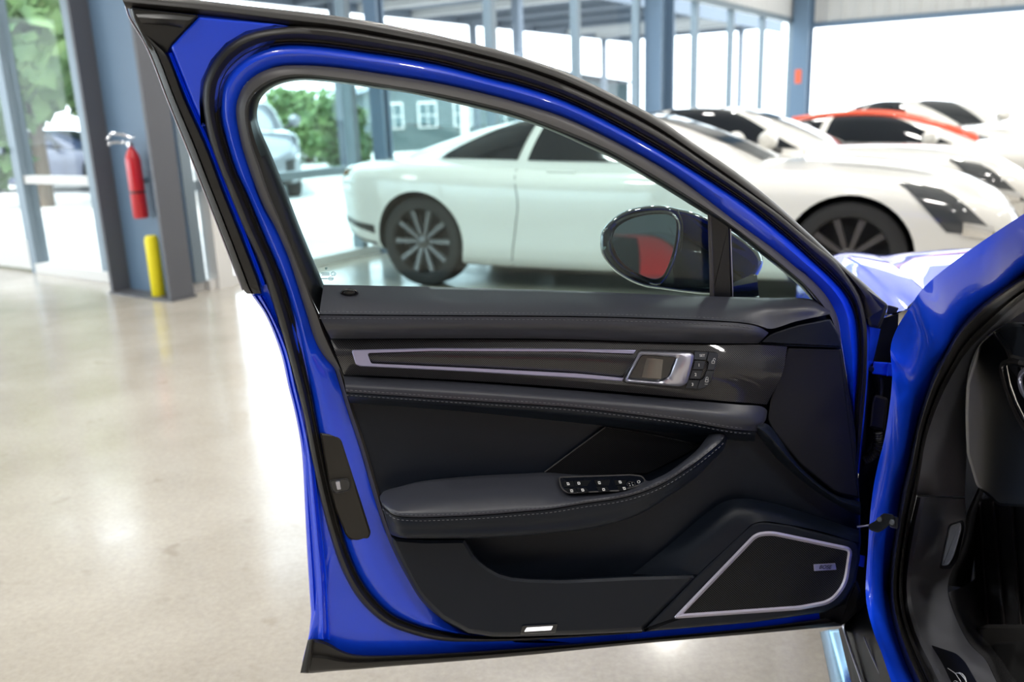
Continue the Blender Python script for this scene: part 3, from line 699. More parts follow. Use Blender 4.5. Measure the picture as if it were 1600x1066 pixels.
text('key_print', '3', 960 + 1085 / 8.889, 530 + 632 / 8.889, 0.0745, 6.5, WHITEP, panel, bold=0.02)
def padlock(cx, cy, opened):
    ring('lock_symbol', rp([(cx - 2.4, cy), (cx + 2.4, cy), (cx + 1.8, cy + 4.4), (cx - 3.0, cy + 4.4)], 0.5), 0.6, 0.0745, 0.0005, WHITEP, panel, dome=0.0001)
    dx = 1.2 if opened else 0
    ptube('lock_symbol', [(cx - 1.6 + dx, cy - 0.2, 0.0746), (cx - 1.2 + dx, cy - 2.8, 0.0746), (cx + 0.4 + dx, cy - 3.8, 0.0746), (cx + 1.8 + dx, cy - 2.6, 0.0746), (cx + 1.6 + dx, cy - (1.2 if opened else 0.2), 0.0746)], 0.00035, WHITEP, panel, 16, seg=5)
padlock(960 + 1375 / 8.889, 530 + 300 / 8.889, True); padlock(960 + 1285 / 8.889, 530 + 560 / 8.889, False)
ptube('lock_symbol', [(1101, 600.2, 0.0746), (1105.5, 600.6, 0.0746)], 0.0003, WHITEP, panel, 4, seg=5)
# padded strip below the carbon
s0 = [(537,588,0.046),(733,598,0.05),(900,610.5,0.05),(1044,623,0.05),(1150,632,0.05),(1192,636,0.046),(1199,642,0.04)]
s1 = [(539,601,0.070),(733,612,0.074),(900,624,0.074),(1044,637,0.074),(1140,652,0.070),(1182,660,0.062),(1196,657,0.05)]
s2 = [(540.5,613,0.074),(733,626,0.078),(900,637,0.078),(986,647,0.078),(1072.5,658.4,0.076),(1144,671,0.068),(1182,674,0.054)]
loft('padded_rail', [s0, s1, s2], LEA2, panel, 120, 5)
s3 = [(540.7,614.4,0.073),(733,627.4,0.077),(900,638.4,0.077),(986,648.4,0.077),(1072.5,659.8,0.075),(1144,672.4,0.067),(1181,675.4,0.053)]
s4 = [(543,620,0.072),(733,635,0.073),(900,649,0.073),(986,658,0.072),(1072,668,0.068),(1144,678,0.06),(1180,681,0.048)]
s5 = [(547.6,630,0.028),(733,644,0.028),(900,661,0.028),(986,670,0.028),(1072,680,0.028),(1144,688,0.028),(1179,690,0.028)]
loft('rail_underside', [s3, s4, s5], LEA, panel, 120, 4)
stitches('stitching', [(p[0], p[1] - 3.5, p[2] + 0.0015) for p in s2], panel); stitches('stitching', [(p[0], p[1] + 3.2, p[2] + 0.0022) for p in s3], panel)
# flat side panel and diagonal rail at the front
plate('front_side_panel', rp([(1231,543.5),(1314,545.5),(1325,604),(1336,670),(1343,779),(1306.8,771),(1250.5,726),(1206,672),(1199.5,655),(1203,627)], [3,2,0,0,3,6,8,10,4,4]), 0.044, 0.03, mat('side_panel_leather', (0.004, 0.005, 0.009), 0.6, bump=(900, 0.2, 0.0005)), panel, 3)
loft('diagonal_rail', [[(1186,662,0.05),(1199,663,0.05),(1250,729,0.05),(1306,774,0.05),(1344,784,0.05)],[(1183,668,0.062),(1206,688,0.062),(1256,742,0.062),(1314,783,0.062),(1345,793,0.06)],[(1181,675,0.03),(1213,715,0.03),(1269,764,0.03),(1325,798,0.03),(1345,806,0.03)]], LEA, panel, 60, 5)
# tweeter grille
plate('tweeter_grille', rp([(851,738),(946,668),(1020,680),(1096,697),(1060,716),(1012,740),(862,744)], [2,3,0,4,0,3,2]), 0.024, 0.012, MESH2, panel, 0.8, 0.001)
ptube('grille_edge', [(851,738,0.024),(898,703,0.024),(946,667.5,0.024)], 0.0011, GREYP, panel, 12)
ptube('grille_edge', [(946,667.5,0.024),(1020,679.5,0.024),(1096,696,0.024)], 0.0007, BLKP, panel, 12)
# armrest running into the pull handle
a0 = [(593,776,0.03),(600,768,0.028),(626,760,0.026),(660,752,0.026),(740,744,0.026),(820,740,0.026),(852,738.5,0.026),(900,742,0.026),(960,742,0.026),(1000,744,0.028),(1016,755,0.045),(1035,744,0.06),(1060,727,0.062),(1089,703,0.06),(1101,688,0.055),(1108,679,0.045)]
a1 = [(594,782,0.055),(606,786,0.075),(640,782,0.085),(690,778,0.09),(750,774,0.09),(820,770,0.09),(860,770,0.09),(905,772,0.09),(950,769,0.092),(990,763,0.095),(1020,750,0.10),(1045,738,0.10),(1072,719,0.10),(1098,700,0.09),(1110,687,0.075),(1115,677,0.05)]
a2 = [(596,786,0.065),(612,799,0.10),(640,802,0.11),(700,801,0.115),(760,798,0.115),(820,793.5,0.115),(860,790.5,0.115),(910,782,0.115),(955,776,0.115),(995,766,0.118),(1025,754,0.12),(1052,740,0.12),(1082,719,0.115),(1106,698,0.10),(1121,684,0.08),(1126,676,0.05)]
a3 = [(597,790,0.066),(614,804,0.102),(642,808,0.112),(700,807,0.117),(760,804,0.117),(820,799,0.117),(862,795,0.117),(914,786.5,0.117),(965,779,0.117),(1000,770,0.12),(1032,757,0.122),(1060,741,0.122),(1090,720,0.117),(1115,700,0.102),(1129,687,0.082),(1133,679,0.05)]
loft('armrest', [a0, a1, a2, a3], LEA2, panel, 160, 5, back=0.006)
k3 = [(p[0], p[1] + 1.6, p[2] - 0.001) for p in a3]
k4 = [(604,815,0.07),(622,825,0.104),(650,826,0.112),(700,825,0.114),(760,822,0.114),(820,819,0.114),(862,816,0.114),(914,808,0.114),(965,799,0.114),(1000,787,0.114),(1032,771,0.114),(1062,752,0.112),(1093,730,0.106),(1118,709,0.092),(1131,694,0.075),(1134.5,683,0.045)]
k5 = [(612,836,0.06),(628,841,0.09),(655,841.5,0.094),(700,841.5,0.095),(760,841,0.095),(820,838,0.095),(862,834,0.095),(914,828,0.095),(969,816,0.095),(1000,804,0.093),(1028,788,0.09),(1058,768,0.085),(1088,746,0.078),(1114,720,0.068),(1130,703,0.055),(1135,690,0.03)]
k6 = [(620,836,0.018),(640,838,0.018),(660,838,0.018),(700,838,0.018),(760,837,0.018),(820,833,0.018),(862,829,0.018),(914,822,0.018),(969,808,0.018),(1000,795,0.018),(1028,780,0.018),(1058,760,0.018),(1088,738,0.018),(1110,716,0.018),(1124,700,0.018),(1130,690,0.018)]
loft('armrest_front', [k3, k4, k5, k6], LEA, panel, 160, 5, back=0.003)
stitches('stitching', [(p[0] + 0.5, p[1] - 3.2, p[2] + 0.0012) for p in a3], panel); stitches('stitching', [(p[0] + 0.8, p[1] + 4.2, p[2] + 0.003) for p in k3], panel)
# window switches set into the armrest
def aw(x, y):
    return 0.041 + (y - 741) * 0.0021 + (x - 875) * 0.00009
sw = rp([(872,745),(985,741),(1003,743),(1009,750),(1006,757),(970,767.5),(886,771.5),(876,763)], [6,3,8,6,4,4,8,6])
plate('switch_panel', sw, aw, 0.006, GLOSS, panel, 1.5, 0.001)
ring('switch_rim', sw, 2.0, lambda x, y: aw(x, y) + 0.0006, 0.004, GREYP, panel, dome=0.001)
q2 = lambda L: [(820 + x / 6.667, 680 + y / 6.667) for x, y in L]
for L in ([(395,485),(505,480),(520,540),(410,545)], [(512,478),(690,470),(650,532),(528,538)], [(720,470),(890,466),(870,528),(750,530)], [(930,470),(1060,470),(1040,522),(945,525)],
          [(415,555),(525,550),(545,600),(450,603)], [(535,550),(640,548),(672,598),(555,600)], [(745,540),(860,538),(890,590),(770,595)], [(955,535),(1045,532),(1080,565),(985,585)]):
    plate('switch', rp(q2(L), 1.0), lambda x, y: aw(x, y) + 0.0022, 0.002, BLKP, panel, 0.8, 0.0008)
for cx, cy in ((450,508),(562,502),(775,497),(992,490),(487,580),(602,573),(820,568),(1035,556)):
    x, y = 820 + cx / 6.667, 680 + cy / 6.667
    plate('switch_symbol', rp([(x - 2.4, y - 2.2), (x + 1.8, y - 2.0), (x + 2.8, y + 2.0), (x - 1.2, y + 2.2)], 0.8), lambda a, b: aw(a, b) + 0.0034, 0.0004, WHITEP, panel, 0.3, 0.0001)
    plate('switch_symbol_core', rp([(x - 0.9, y - 1.0), (x + 1.0, y - 0.9), (x + 1.4, y + 0.9), (x - 0.4, y + 1.0)], 0.3), lambda a, b: aw(a, b) + 0.0037, 0.0004, BLKP, panel, 0.2, 0.0001)
ring('mirror_joystick', el(986, 757, 7, 4.6), 1.2, lambda x, y: aw(x, y) + 0.002, 0.003, GREYP, panel)
for t in range(4):
    plate('switch_symbol', el(986 + 3.2 * math.cos(t * math.pi / 2 + 0.5), 757 + 2.4 * math.sin(t * math.pi / 2 + 0.5), 0.8, 0.7, 8), lambda a, b: aw(a, b) + 0.003, 0.0004, WHITEP, panel, 0.2, 0.0001)
ring('switch_symbol', el(998, 753, 2.6, 2.2, 14), 0.7, lambda x, y: aw(x, y) + 0.002, 0.001, WHITEP, panel, dome=0.0002)
# map pocket front
pk = [(612,839),(660,842.5),(727,842),(733,852),(741,866),(751,877),(763,886),(780,895.5),(800,901),(825,903.5),(875,905),(988,900),(1084,897.5),(1090,899),(1084,908),(1003,987),(900,992),(800,995),(770,995),(731,989)] + [(p[0], p[1]) for p in cr([(690,967),(657,933.6),(631,889),(612,849)], 14)]
plate('pocket_front', pk, lambda x, y: 0.060 + 0.012 * min(1, max(0, (x - 640) / 120)), 0.05, LEA, panel, 7, 0.014)
# speaker housing
rdg = [(988,898,0.02),(1018,874,0.022),(1048,850,0.024),(1100,805,0.026),(1130,785,0.028),(1160,779,0.03),(1213,788,0.03),(1269,805,0.03),(1342,829,0.03)]
sh1 = [(1040,899,0.045),(1064,876,0.05),(1090,850,0.055),(1136,810,0.056),(1160,797,0.056),(1178,795,0.056),(1222,803,0.056),(1275,819,0.054),(1342,838,0.05)]
sh2 = [(1090,898,0.066),(1112,877,0.069),(1133,858,0.070),(1163,830,0.071),(1174,820,0.071),(1191,815,0.071),(1232,820,0.07),(1280,830,0.068),(1341,848,0.062)]
loft('speaker_housing', [rdg, sh1, sh2], LEA, panel, 90, 6, back=0.01)
plate('speaker_surround', rp([(1003,987),(1089,899),(1160,832),(1176,818),(1192,815),(1232,820),(1337,847),(1345,868),(1337,906),(1318,941),(1288,956),(1175,972)], [2,4,0,6,6,0,8,8,4,8,4,0]), 0.071, 0.05, LEA, panel, 4)
rg_raw = [(1050,967.5),(1180,832.5),(1205,829.5),(1333,856),(1324,915),(1300,944),(1250,953.5)]
rg_r = [9,18,12,12,24,18,6]
rg = rp(rg_raw, rg_r, 6)
plate('speaker_grille', rp(inset(rg_raw, 4.5), rg_r, 6), 0.0725, 0.01, MESH, panel, 1, 0.001)
ring('speaker_ring', rg, 7, 0.073, 0.008, mat('lilac_chrome', (0.80, 0.76, 0.90), 0.3, metal=0.4), panel, dome=0.004)
plate('speaker_badge', rp([(1271,882),(1305,880),(1307,890.5),(1272,892.6)], 1), 0.078, 0.005, ALU, panel, 0.8, 0.0008)
text('badge_lettering', 'BOSE', 1289, 886.6, 0.0786, 8.2, BLKP, panel, bold=0.01, shear=0.35)
# courtesy lamp low on the panel
plate('courtesy_lamp_frame', rp([(816,977),(872,974),(868,989),(812,991.5)], 3), 0.074, 0.01, GLOSS, panel, 1.5)
plate('courtesy_lamp', rp([(823,981),(864,978.5),(861,985),(819,987.5)], 1.2), 0.0755, 0.004, LAMPW, panel, 0.8, 0.0006)

# ---- door mirror on the outer side
def mirror():
    base = [(939,378),(941,362),(956,344.5),(978,330),(1007,323),(1038,322),(1056,326),(1080,331),(1107,342),(1145,364),(1178,387),(1191,406),(1182,430),(1160,448),(1130,457),(1105,459),(1070,456),(1030,450.5),(1007,447),(978,434.5),(956,418),(941,396)]
    P = cr(base + [base[0]], 73)[:-1]; cx, cy = 1055, 390
    def wfront(x, y): return -0.085 - 0.0003 * max(0, x - 1050) + 0.00034 * (y - 385)
    rows = [[DP(cx, cy, -0.085)] * 0]
    rows = []
    for s, dw in ((0.04, 0.007), (0.3, 0.007), (0.6, 0.006), (0.86, 0.004), (0.93, 0.004), (0.97, 0.002), (1.0, -0.004), (1.012, -0.016), (0.99, -0.045), (0.9, -0.085), (0.72, -0.115), (0.45, -0.13), (0.15, -0.135)):
        rows.append([DP(cx + (p[0] - cx) * s, cy + (p[1] - cy) * s, wfront(cx + (p[0] - cx) * s, cy + (p[1] - cy) * s) + dw) for p in P])
    V, F = grid_mesh(rows, close_u=True); n = len(P)
    F.append(tuple(range(n - 1, -1, -1))); F.append(tuple(range(len(V) - n, len(V))))
    h = mobj('door_mirror', V, F, GLOSS, CAR, 50); h['label'] = 'gloss black door mirror outside the window'
    rim = cr([(948,377),(953,356),(973,340),(1002,332),(1035,329),(1052,333),(1062,347),(1061,378),(1053,412),(1041,437),(1027,446),(1002,438),(972,422),(953,400),(948,377)], 61)[:-1]
    gl = cr([(954.6,376),(962,357),(985,342),(1020,334.6),(1048,336),(1056.5,345),(1056,373),(1046,412),(1035,432.5),(1023,437),(993,426),(967,404),(954.6,376)], 61)[:-1]
    ring('mirror_rim', [(p[0], p[1]) for p in rim], 7, lambda x, y: -0.078 + 0.00034 * (y - 385), 0.008, GLOSS, h, dome=0.003)
    gn = [(p[0], p[1]) for p in gl]
    def tilt(x, y): return -0.0745 + (x - 1005) * 0.00011 + 0.00034 * (y - 385)
    plate('mirror_glass', gn, tilt, 0.005, MIRR, h, 1.0, 0.0005)
    ring('mirror_glass_edge', gn, 1.0, tilt, 0.004, GREYP, h, dome=0.0004)
    ptube('mirror_seam', [(1058,327,-0.083),(1066,350,-0.080),(1063,390,-0.080),(1052,430,-0.082),(1038,449,-0.084)], 0.0011, BLKP, h, 24)
    loft('mirror_stalk', [[(1142,436,-0.10),(1183,430,-0.10)],[(1142,450,-0.08),(1184,446,-0.08)],[(1140,475,-0.06),(1188,475,-0.06)]], GLOSS, h, 16, 4, back=0.05)
    plate('indicator_lens', rp([(941,386),(947,385),(949,390),(942,391)], 1), -0.0805, 0.003, mat('mirror_led', (0.5, 0.55, 0.6), 0.2, metal=0.5), h, 0.5)
    return h
mirror()

# ---- hinge gap between door and body
gap = loft('gap_backing', [[(1350,500,-0.02),(1350,600,-0.02),(1344,700,-0.02),(1338,800,-0.02),(1334,900,-0.02),(1318,985,-0.02)],[(1368,500,-0.09),(1366,600,-0.09),(1362,700,-0.09),(1352,800,-0.09),(1346,900,-0.09),(1334,995,-0.09)],[(1404,490,-0.10),(1400,590,-0.10),(1394,650,-0.10),(1374,800,-0.10),(1368,900,-0.10),(1374,1000,-0.10)]], mat('gap_black', (0.003, 0.004, 0.010), 0.8, spec=0.1), CAR, 40, 2)  # backing sheet; the gap's shade is put into its near-black colour
loft('door_end', [[(1356,510,-0.03),(1356,540,-0.03),(1354,580,-0.03)],[(1376,514,-0.07),(1369,545,-0.07),(1359,585,-0.07)]], BLUE, gap, 20, 1)
plate('hinge_bracket', rp([(1365,565),(1403,568),(1399,589),(1362,584.5)], 2), -0.05, 0.03, BLUE, gap, 2)
plate('hinge_rib', rp([(1387,567),(1390,567),(1388,588),(1385,588)], 0.5), -0.046, 0.01, BLUE, gap, 0.5)
plate('hinge_bolt', el(1361.5, 577, 4.5, 4.5, 14), -0.044, 0.02, BLKP, gap, 1)
plate('upper_bracket', rp([(1387,476),(1405,481),(1400,490),(1385,492)], 3), -0.04, 0.04, BLKP, gap, 2)
plate('lower_bracket', rp([(1340,866),(1352,869),(1350,887),(1339,884)], 1.5), -0.03, 0.03, BLUE, gap, 1)
plate('cable_boot', rp([(1366,616),(1388,622),(1386,640),(1382,674),(1358,668),(1362,630)], [6,6,2,3,3,2]), -0.045, 0.03, RUB, gap, 4)
ptube('cable', [(1376,590,-0.06),(1377,604,-0.06),(1376,620,-0.055)], 0.004, BLKP, gap, 10)
cb = cr([(1371,674,-0.05),(1371,690,-0.05),(1368,705,-0.045),(1360,714,-0.04),(1346,721,-0.035)], 34)
tube('corrugated_sleeve', [DP(*p) for p in cb], [0.0095 if i % 2 else 0.0072 for i in range(34)], RUB, gap, 12, 30)
# door check strap
cs = ptube('check_strap', [(1339,823.5,0.03),(1358,821,0.035),(1364,820,0.035)], 0.0022, ALU, CAR, 12)
plate('strap_arm', rp([(1357,820),(1367,815),(1380,802),(1396,804),(1398,812),(1384,826),(1372,833),(1358,828)], [2,2,4,4,4,4,4,4]), -0.02, -0.02, BLKP, cs, 2, -0.002, mp=SP)
plate('strap_bracket', rp([(1388,806),(1403,808),(1402,827),(1390,824)], 3), -0.018, -0.05, BLKP, cs, 2, -0.002, mp=SP)
plate('strap_bolt', el(1393.5, 816.5, 4.3, 4.6, 14), -0.024, -0.01, STEEL, cs, 1.5, -0.001, mp=SP)
plate('strap_bolt', el(1374, 812, 4.2, 4, 14), -0.024, -0.01, STEEL, cs, 1.5, -0.001, mp=SP)

# ---- body side: A-pillar, door jamb, seal, trim and footwell behind the opening
JL = [(1700,268,0.24),(1600,334,0.17),(1518,389,0.10),(1456,437,0.035),(1437,457,0.01),(1422,480,0.0),(1404,508,0.0),(1392,540,0.0),(1394,590,0.0),(1388,650,0.0),(1381,690,0.0),(1372,725,0.0),(1365,760,0.0),(1360,800,0.0),(1356,860,0.0),(1353,935,0.0),(1364,985,0.0),(1378,1022,0.0),(1393,1066,0.0),(1425,1140,0.0)]
JR = [(1700,375,0.27),(1600,430,0.21),(1546,466,0.15),(1504,506,0.11),(1476,553,0.08),(1459,585,0.07),(1435,657,0.06),(1420,726,0.055),(1411,761,0.055),(1404,802,0.055),(1392,878,0.055),(1389,924,0.055),(1395,969,0.055),(1408,1015,0.055),(1429,1066,0.055),(1470,1140,0.055)]
def mid(A, B, t, d):
    a, b = cr(A, 40), cr(B, 40); return [tuple(p + (q_ - p) * t + np.array([0, 0, d])) for p, q_ in zip(a, b)]
body = loft('body_side', [JL, mid(JL, JR, 0.25, -0.004), mid(JL, JR, 0.7, -0.006), JR], BLUE, CAR, 120, 5, mp=SP, back=-0.03)
body['label'] = 'blue windscreen pillar and door jamb'
JS = [(1700,420,0.30),(1600,467,0.235),(1555,506,0.18),(1510,551,0.135),(1486,590,0.11),(1468,626,0.095),(1447,686,0.085),(1438,740,0.08),(1432,774,0.08),(1420,832,0.08),(1411,908,0.08),(1414,954,0.08),(1426,994,0.08),(1450,1046,0.08),(1461,1068,0.08),(1510,1140,0.08)]
def jb(t, d): return mid(JR, JS, t, d)
loft('opening_seal', [jb(0, 0.0), jb(0.12, -0.012), jb(0.35, -0.016), jb(0.52, -0.010), jb(0.6, -0.004), jb(0.72, -0.010), jb(0.9, -0.006), jb(1.0, 0.004)], RUB, body, 120, 2, mp=SP, back=-0.01)
TRIM = mat('trim_plastic', (0.13, 0.133, 0.148), 0.42, bump=(700, 0.2, 0.0005))
KT = [(1700,440,0.33),(1600,487,0.28),(1572,506,0.24),(1552,518,0.22),(1530,540,0.20),(1515,575,0.19),(1509,620,0.18),(1508.6,660,0.18),(1510,710,0.18),(1507,776,0.18)]
JSu = JS[:9]
a_, b_ = [(p[0], p[1], p[2] + 0.004) for p in JSu], KT
loft('pillar_trim', [a_, mid(a_, b_, 0.5, -0.006), b_], TRIM, body, 80, 4, mp=SP, back=-0.02)
KL = [(1508,779,0.18),(1509,815,0.18),(1498,870,0.19),(1484,900,0.19),(1481,925,0.19),(1496,972,0.19),(1514.6,1006,0.19),(1539,1030.5,0.19),(1557,1066,0.19),(1600,1140,0.19)]
JSl = [(1432.5,777,0.084),(1420,832,0.084),(1411,908,0.084),(1414,954,0.084),(1426,994,0.084),(1450,1046,0.084),(1461,1068,0.084),(1510,1140,0.084)]
loft('kick_panel', [JSl, mid(JSl, KL, 0.12, -0.008), mid(JSl, KL, 0.55, -0.004), KL], TRIM, body, 80, 4, mp=SP, back=-0.02)
ptube('kick_seam', [(1433,774.5,0.078),(1470,777,0.12),(1507,779,0.17)], 0.0008, BLKP, body, 12, mp=SP)
# bonnet release in its recess
plate('release_recess', rp([(1482,820),(1505,812),(1508,822),(1497,876),(1484,891),(1468,888)], [5,5,4,6,5,3]), 0.135, -0.01, BLKP, body, 2, -0.002, mp=SP)
plate('bonnet_release', rp([(1484,822),(1501,816),(1503,826),(1491,868),(1482,884),(1471,884)], [4,4,4,6,4,3]), 0.122, -0.012, TRIM, body, 3, -0.004, mp=SP)
# sill plate with its script
plate('sill_plate', rp([(1443,1011),(1453,1007.5),(1494,1021),(1508,1034),(1540,1090),(1580,1150),(1512,1150),(1468,1066)], [4,4,6,8,0,0,0,0]), 0.105, -0.006, MESH2, body, 1.5, -0.001, mp=SP)
for pth in ([(1481,1044.5),(1489,1050),(1493,1053),(1497,1059),(1501,1065),(1504,1072)], [(1494,1052),(1499,1052.5),(1504,1057),(1508,1062),(1511,1069)], [(1499,1051.5),(1503,1053),(1508,1059),(1510,1066)], [(1490,1066),(1492,1064),(1496,1066),(1501,1070)]):
    ptube('script_stroke', [(x, y, 0.102) for x, y in pth], 0.0007, WHITEP, body, 16, mp=SP, seg=6)
# dashboard end, top and vent trim
dash = plate('dashboard', rp([(1553,520),(1570,545),(1577,562),(1600,580),(1720,640),(1720,800),(1560,790),(1526,760),(1511,710),(1509,650),(1511,600),(1530,541)], 6), 0.215, -0.05, mat('dash_black', (0.012, 0.017, 0.028), 0.4), CAR, 4, -0.006, mp=SP)
dash['label'] = 'dark end of the dashboard inside the opening'
plate('dash_top', rp([(1553,518),(1578,503.5),(1610,504),(1720,520),(1720,620),(1600,566),(1577,560),(1570,543)], [4,8,0,0,0,0,6,4]), 0.21, -0.05, mat('dash_top_leather', (0.05, 0.065, 0.09), 0.35, bump=(900, 0.2, 0.0005)), dash, 7, -0.012, mp=SP)
ptube('dash_seam', [(1552,521,0.205),(1568,541,0.203),(1576,554,0.203),(1577.5,562,0.205)], 0.0012, GREYP, dash, 20, mp=SP)
ptube('vent_trim', [(1595,567,0.20),(1576,564.5,0.198),(1567,570,0.198),(1566,580,0.198),(1573,608,0.198),(1584,637,0.198),(1597,662,0.198),(1620,690,0.20)], 0.0045, mat('vent_chrome', (0.45, 0.43, 0.42), 0.25, metal=1.0), dash, 50, mp=SP)
plate('vent', rp([(1569,569),(1578,565),(1620,575),(1680,600),(1680,720),(1600,660),(1585,630),(1575,602)], 4), 0.212, -0.03, GLOSS, dash, 5, -0.008, mp=SP)
ptube('vent_ring', [(1606,575,0.195),(1597,583,0.195),(1594,593,0.195),(1597,610,0.195),(1606,624,0.195)], 0.004, ALU, dash, 24, mp=SP)
plate('dash_grille', rp([(1594,506),(1640,510),(1640,530),(1606,517)], 2), 0.204, -0.01, GLOSS, dash, 1, -0.001, mp=SP)
# footwell: cavity with its shade painted as dark sheets, ribbed footrest, carpet, rubber mat
foot = plate('footwell', [(1440,720),(1820,660),(1820,1200),(1440,1200),(1400,1000)], 0.06, 0.03, mat('footwell_black', (0.006, 0.006, 0.007), 0.8), CAR, 2, mp=ZP)
plate('shade_backing', [(1470,560),(1500,515),(1560,468),(1640,440),(1820,400),(1820,1200),(1440,1200),(1428,1000),(1425,800)], 0.62, -0.02, MATS['footwell_black'], foot, 2, -0.002, mp=SP)  # dark sheet added in place of the unbuilt, shaded cabin
loft('footwell_liner', [[(1480,915,0.19),(1484,890,0.19),(1500,860,0.19),(1512,800,0.18),(1530,760,0.22)],[(1516,920,0.36),(1520,890,0.36),(1524,860,0.36),(1530,800,0.36),(1540,755,0.36)]], mat('liner_black', (0.010, 0.010, 0.012), 0.7), foot, 20, 2, mp=SP, back=-0.01)
rest = plate('footrest', rp([(1520,784),(1560,772),(1760,772),(1760,982),(1525,982)], 4), lambda x, y: 0.34, -0.04, mat('footrest_black', (0.09, 0.088, 0.092), 0.5), foot, 3, -0.006, mp=SP)
for x0, x1 in ((1527,1540),(1548,1566),(1577,1592),(1602,1618)):
    loft('footrest_rib', [[(x0,784,0.338),(x1,982,0.338)],[(x0+3,784,0.328),(x1+3,982,0.328)],[(x0+6,784,0.338),(x1+6,982,0.338)]], mat('rib_rubber', (0.14, 0.135, 0.14), 0.4), foot, 10, 3, mp=SP, back=-0.004)
loft('carpet', [[(1482,926,0.20),(1497,972,0.20),(1516,1006,0.20),(1541,1032,0.20),(1560,1068,0.20),(1610,1140,0.20)],[(1508,915,0.30),(1520,972,0.29),(1531,1000,0.27),(1552,1030,0.25),(1572,1066,0.25),(1640,1140,0.24)],[(1530,900,0.36),(1540,970,0.34),(1548,1000,0.30),(1568,1030,0.29),(1590,1066,0.28),(1680,1140,0.26)]], CARPET, foot, 50, 4, mp=SP, back=-0.02)
plate('floor_mat', rp([(1524,979),(1545,976),(1780,976),(1780,1170),(1600,1170),(1570,1090),(1545,1030)], [6,4,0,0,0,0,4]), 0.285, -0.02, mat('mat_rubber', (0.11, 0.105, 0.10), 0.6), foot, 6, -0.006, mp=SP)
plate('mat_recess', rp([(1548,1006),(1560,1003),(1770,1003),(1770,1165),(1620,1165),(1580,1090)], [8,4,0,0,0,0]), 0.280, -0.006, mat('mat_recess', (0.07, 0.07, 0.072), 0.55), foot, 4, -0.004, mp=SP)
# rocker panel under the door
rk = loft('rocker_panel', [[(1310,983,0.24),(1330,1066,0.24),(1350,1140,0.24)],[(1330,972,0.29),(1360,1066,0.29),(1386,1140,0.29)],[(1354,940,0.36),(1372,1000,0.36),(1396,1066,0.36),(1430,1140,0.36)]], mat('rocker_black', (0.003, 0.004, 0.006), 0.35, spec=0.2), CAR, 30, 4, mp=ZP, back=0.05)
loft('silver_skirt', [[(1281,988,0.17),(1297,1066,0.17),(1312,1140,0.17)],[(1292,985,0.20),(1312,1066,0.20),(1330,1140,0.20)],[(1310,983,0.215),(1330,1066,0.215),(1352,1140,0.215)]], mat('skirt_silver', (0.30, 0.48, 0.66), 0.2, metal=0.9), rk, 30, 4, mp=ZP, back=0.02)
ptube('rocker_line', [(1317,978,0.275),(1331,1020,0.275),(1347,1066,0.275),(1374,1140,0.275)], 0.003, ALU, rk, 20, mp=ZP)
ptube('rocker_line', [(1350,996,0.325),(1364,1030,0.325),(1381,1066,0.325),(1420,1140,0.325)], 0.0015, ALU, rk, 20, mp=ZP)
ptube('jamb_edge', [(1371,994,0.375),(1384,1030,0.375),(1398,1066,0.375),(1430,1140,0.375)], 0.0022, BLUE, rk, 20, mp=ZP)

# ---- front wing and bonnet beyond the door
def W(x, y, z): return Vector((x, y, z))
def wsurf(name, rails, mt, parent, n=40, sub=6, back=0.02):
    R = [cr([tuple(p) for p in r], n, 3) for r in rails]
    nr = (len(R) - 1) * sub + 1; cols = [cr([R[j][i] for j in range(len(R))], nr, 3) for i in range(n)]
    rows = [[Vector(cols[i][j]) for i in range(n)] for j in range(nr)]
    V, F = grid_mesh(rows); o = mobj(name, V, F, mt, parent, 40)
    return o
def yp(L): return [tuple(YP(*p)) for p in L]
FWD = -SR; INB = SM
T_ = [0.12, 0.3, 0.6, 0.9, 1.2, 1.5, 1.75, 1.92]; ZCR = hermite(T_, [0.91, 0.91, 0.902, 0.882, 0.845, 0.765, 0.65, 0.50])
def wing_rail(o, dz, low=None):
    out = []
    for t in T_:
        p = Vector((0.655, 1.52)) + FWD * t + INB * (o + 0.05 * max(0, t - 1.0) ** 2)
        zc = ZCR(t); z = zc + dz if low is None else min(low, zc - 0.03)
        out.append((p.x, p.y, z))
    return out
wsurf('front_wing', [wing_rail(-0.01, 0, 0.32), wing_rail(-0.03, 0, 0.52), wing_rail(-0.03, 0, 0.68), wing_rail(-0.012, -0.085), wing_rail(0.02, -0.035), wing_rail(0.065, -0.006), wing_rail(0.105, 0.0), wing_rail(0.145, -0.002)], BLUE, CAR, 50, 5)
wsurf('bonnet', [wing_rail(0.1495, -0.004), wing_rail(0.19, -0.010), wing_rail(0.25, -0.002), wing_rail(0.40, 0.012), wing_rail(0.75, 0.022), wing_rail(1.2, 0.022)], BLUE, CAR, 50, 5)
gp_ = [Vector(p) + Vector((0.002, 0, -0.004)) for p in cr(wing_rail(0.147, -0.004), 40)]
tube('bonnet_gap', gp_, 0.003, BLKP, CAR, 6)
loft('scuttle', [[(1378,492,1.62),(1398,492,1.62),(1440,470,1.62),(1480,470,1.62)],[(1378,470,1.80),(1400,468,1.80),(1440,450,1.85),(1500,430,1.85)]], MATS['gap_black'], CAR, 20, 2, mp=YP, back=0.0)

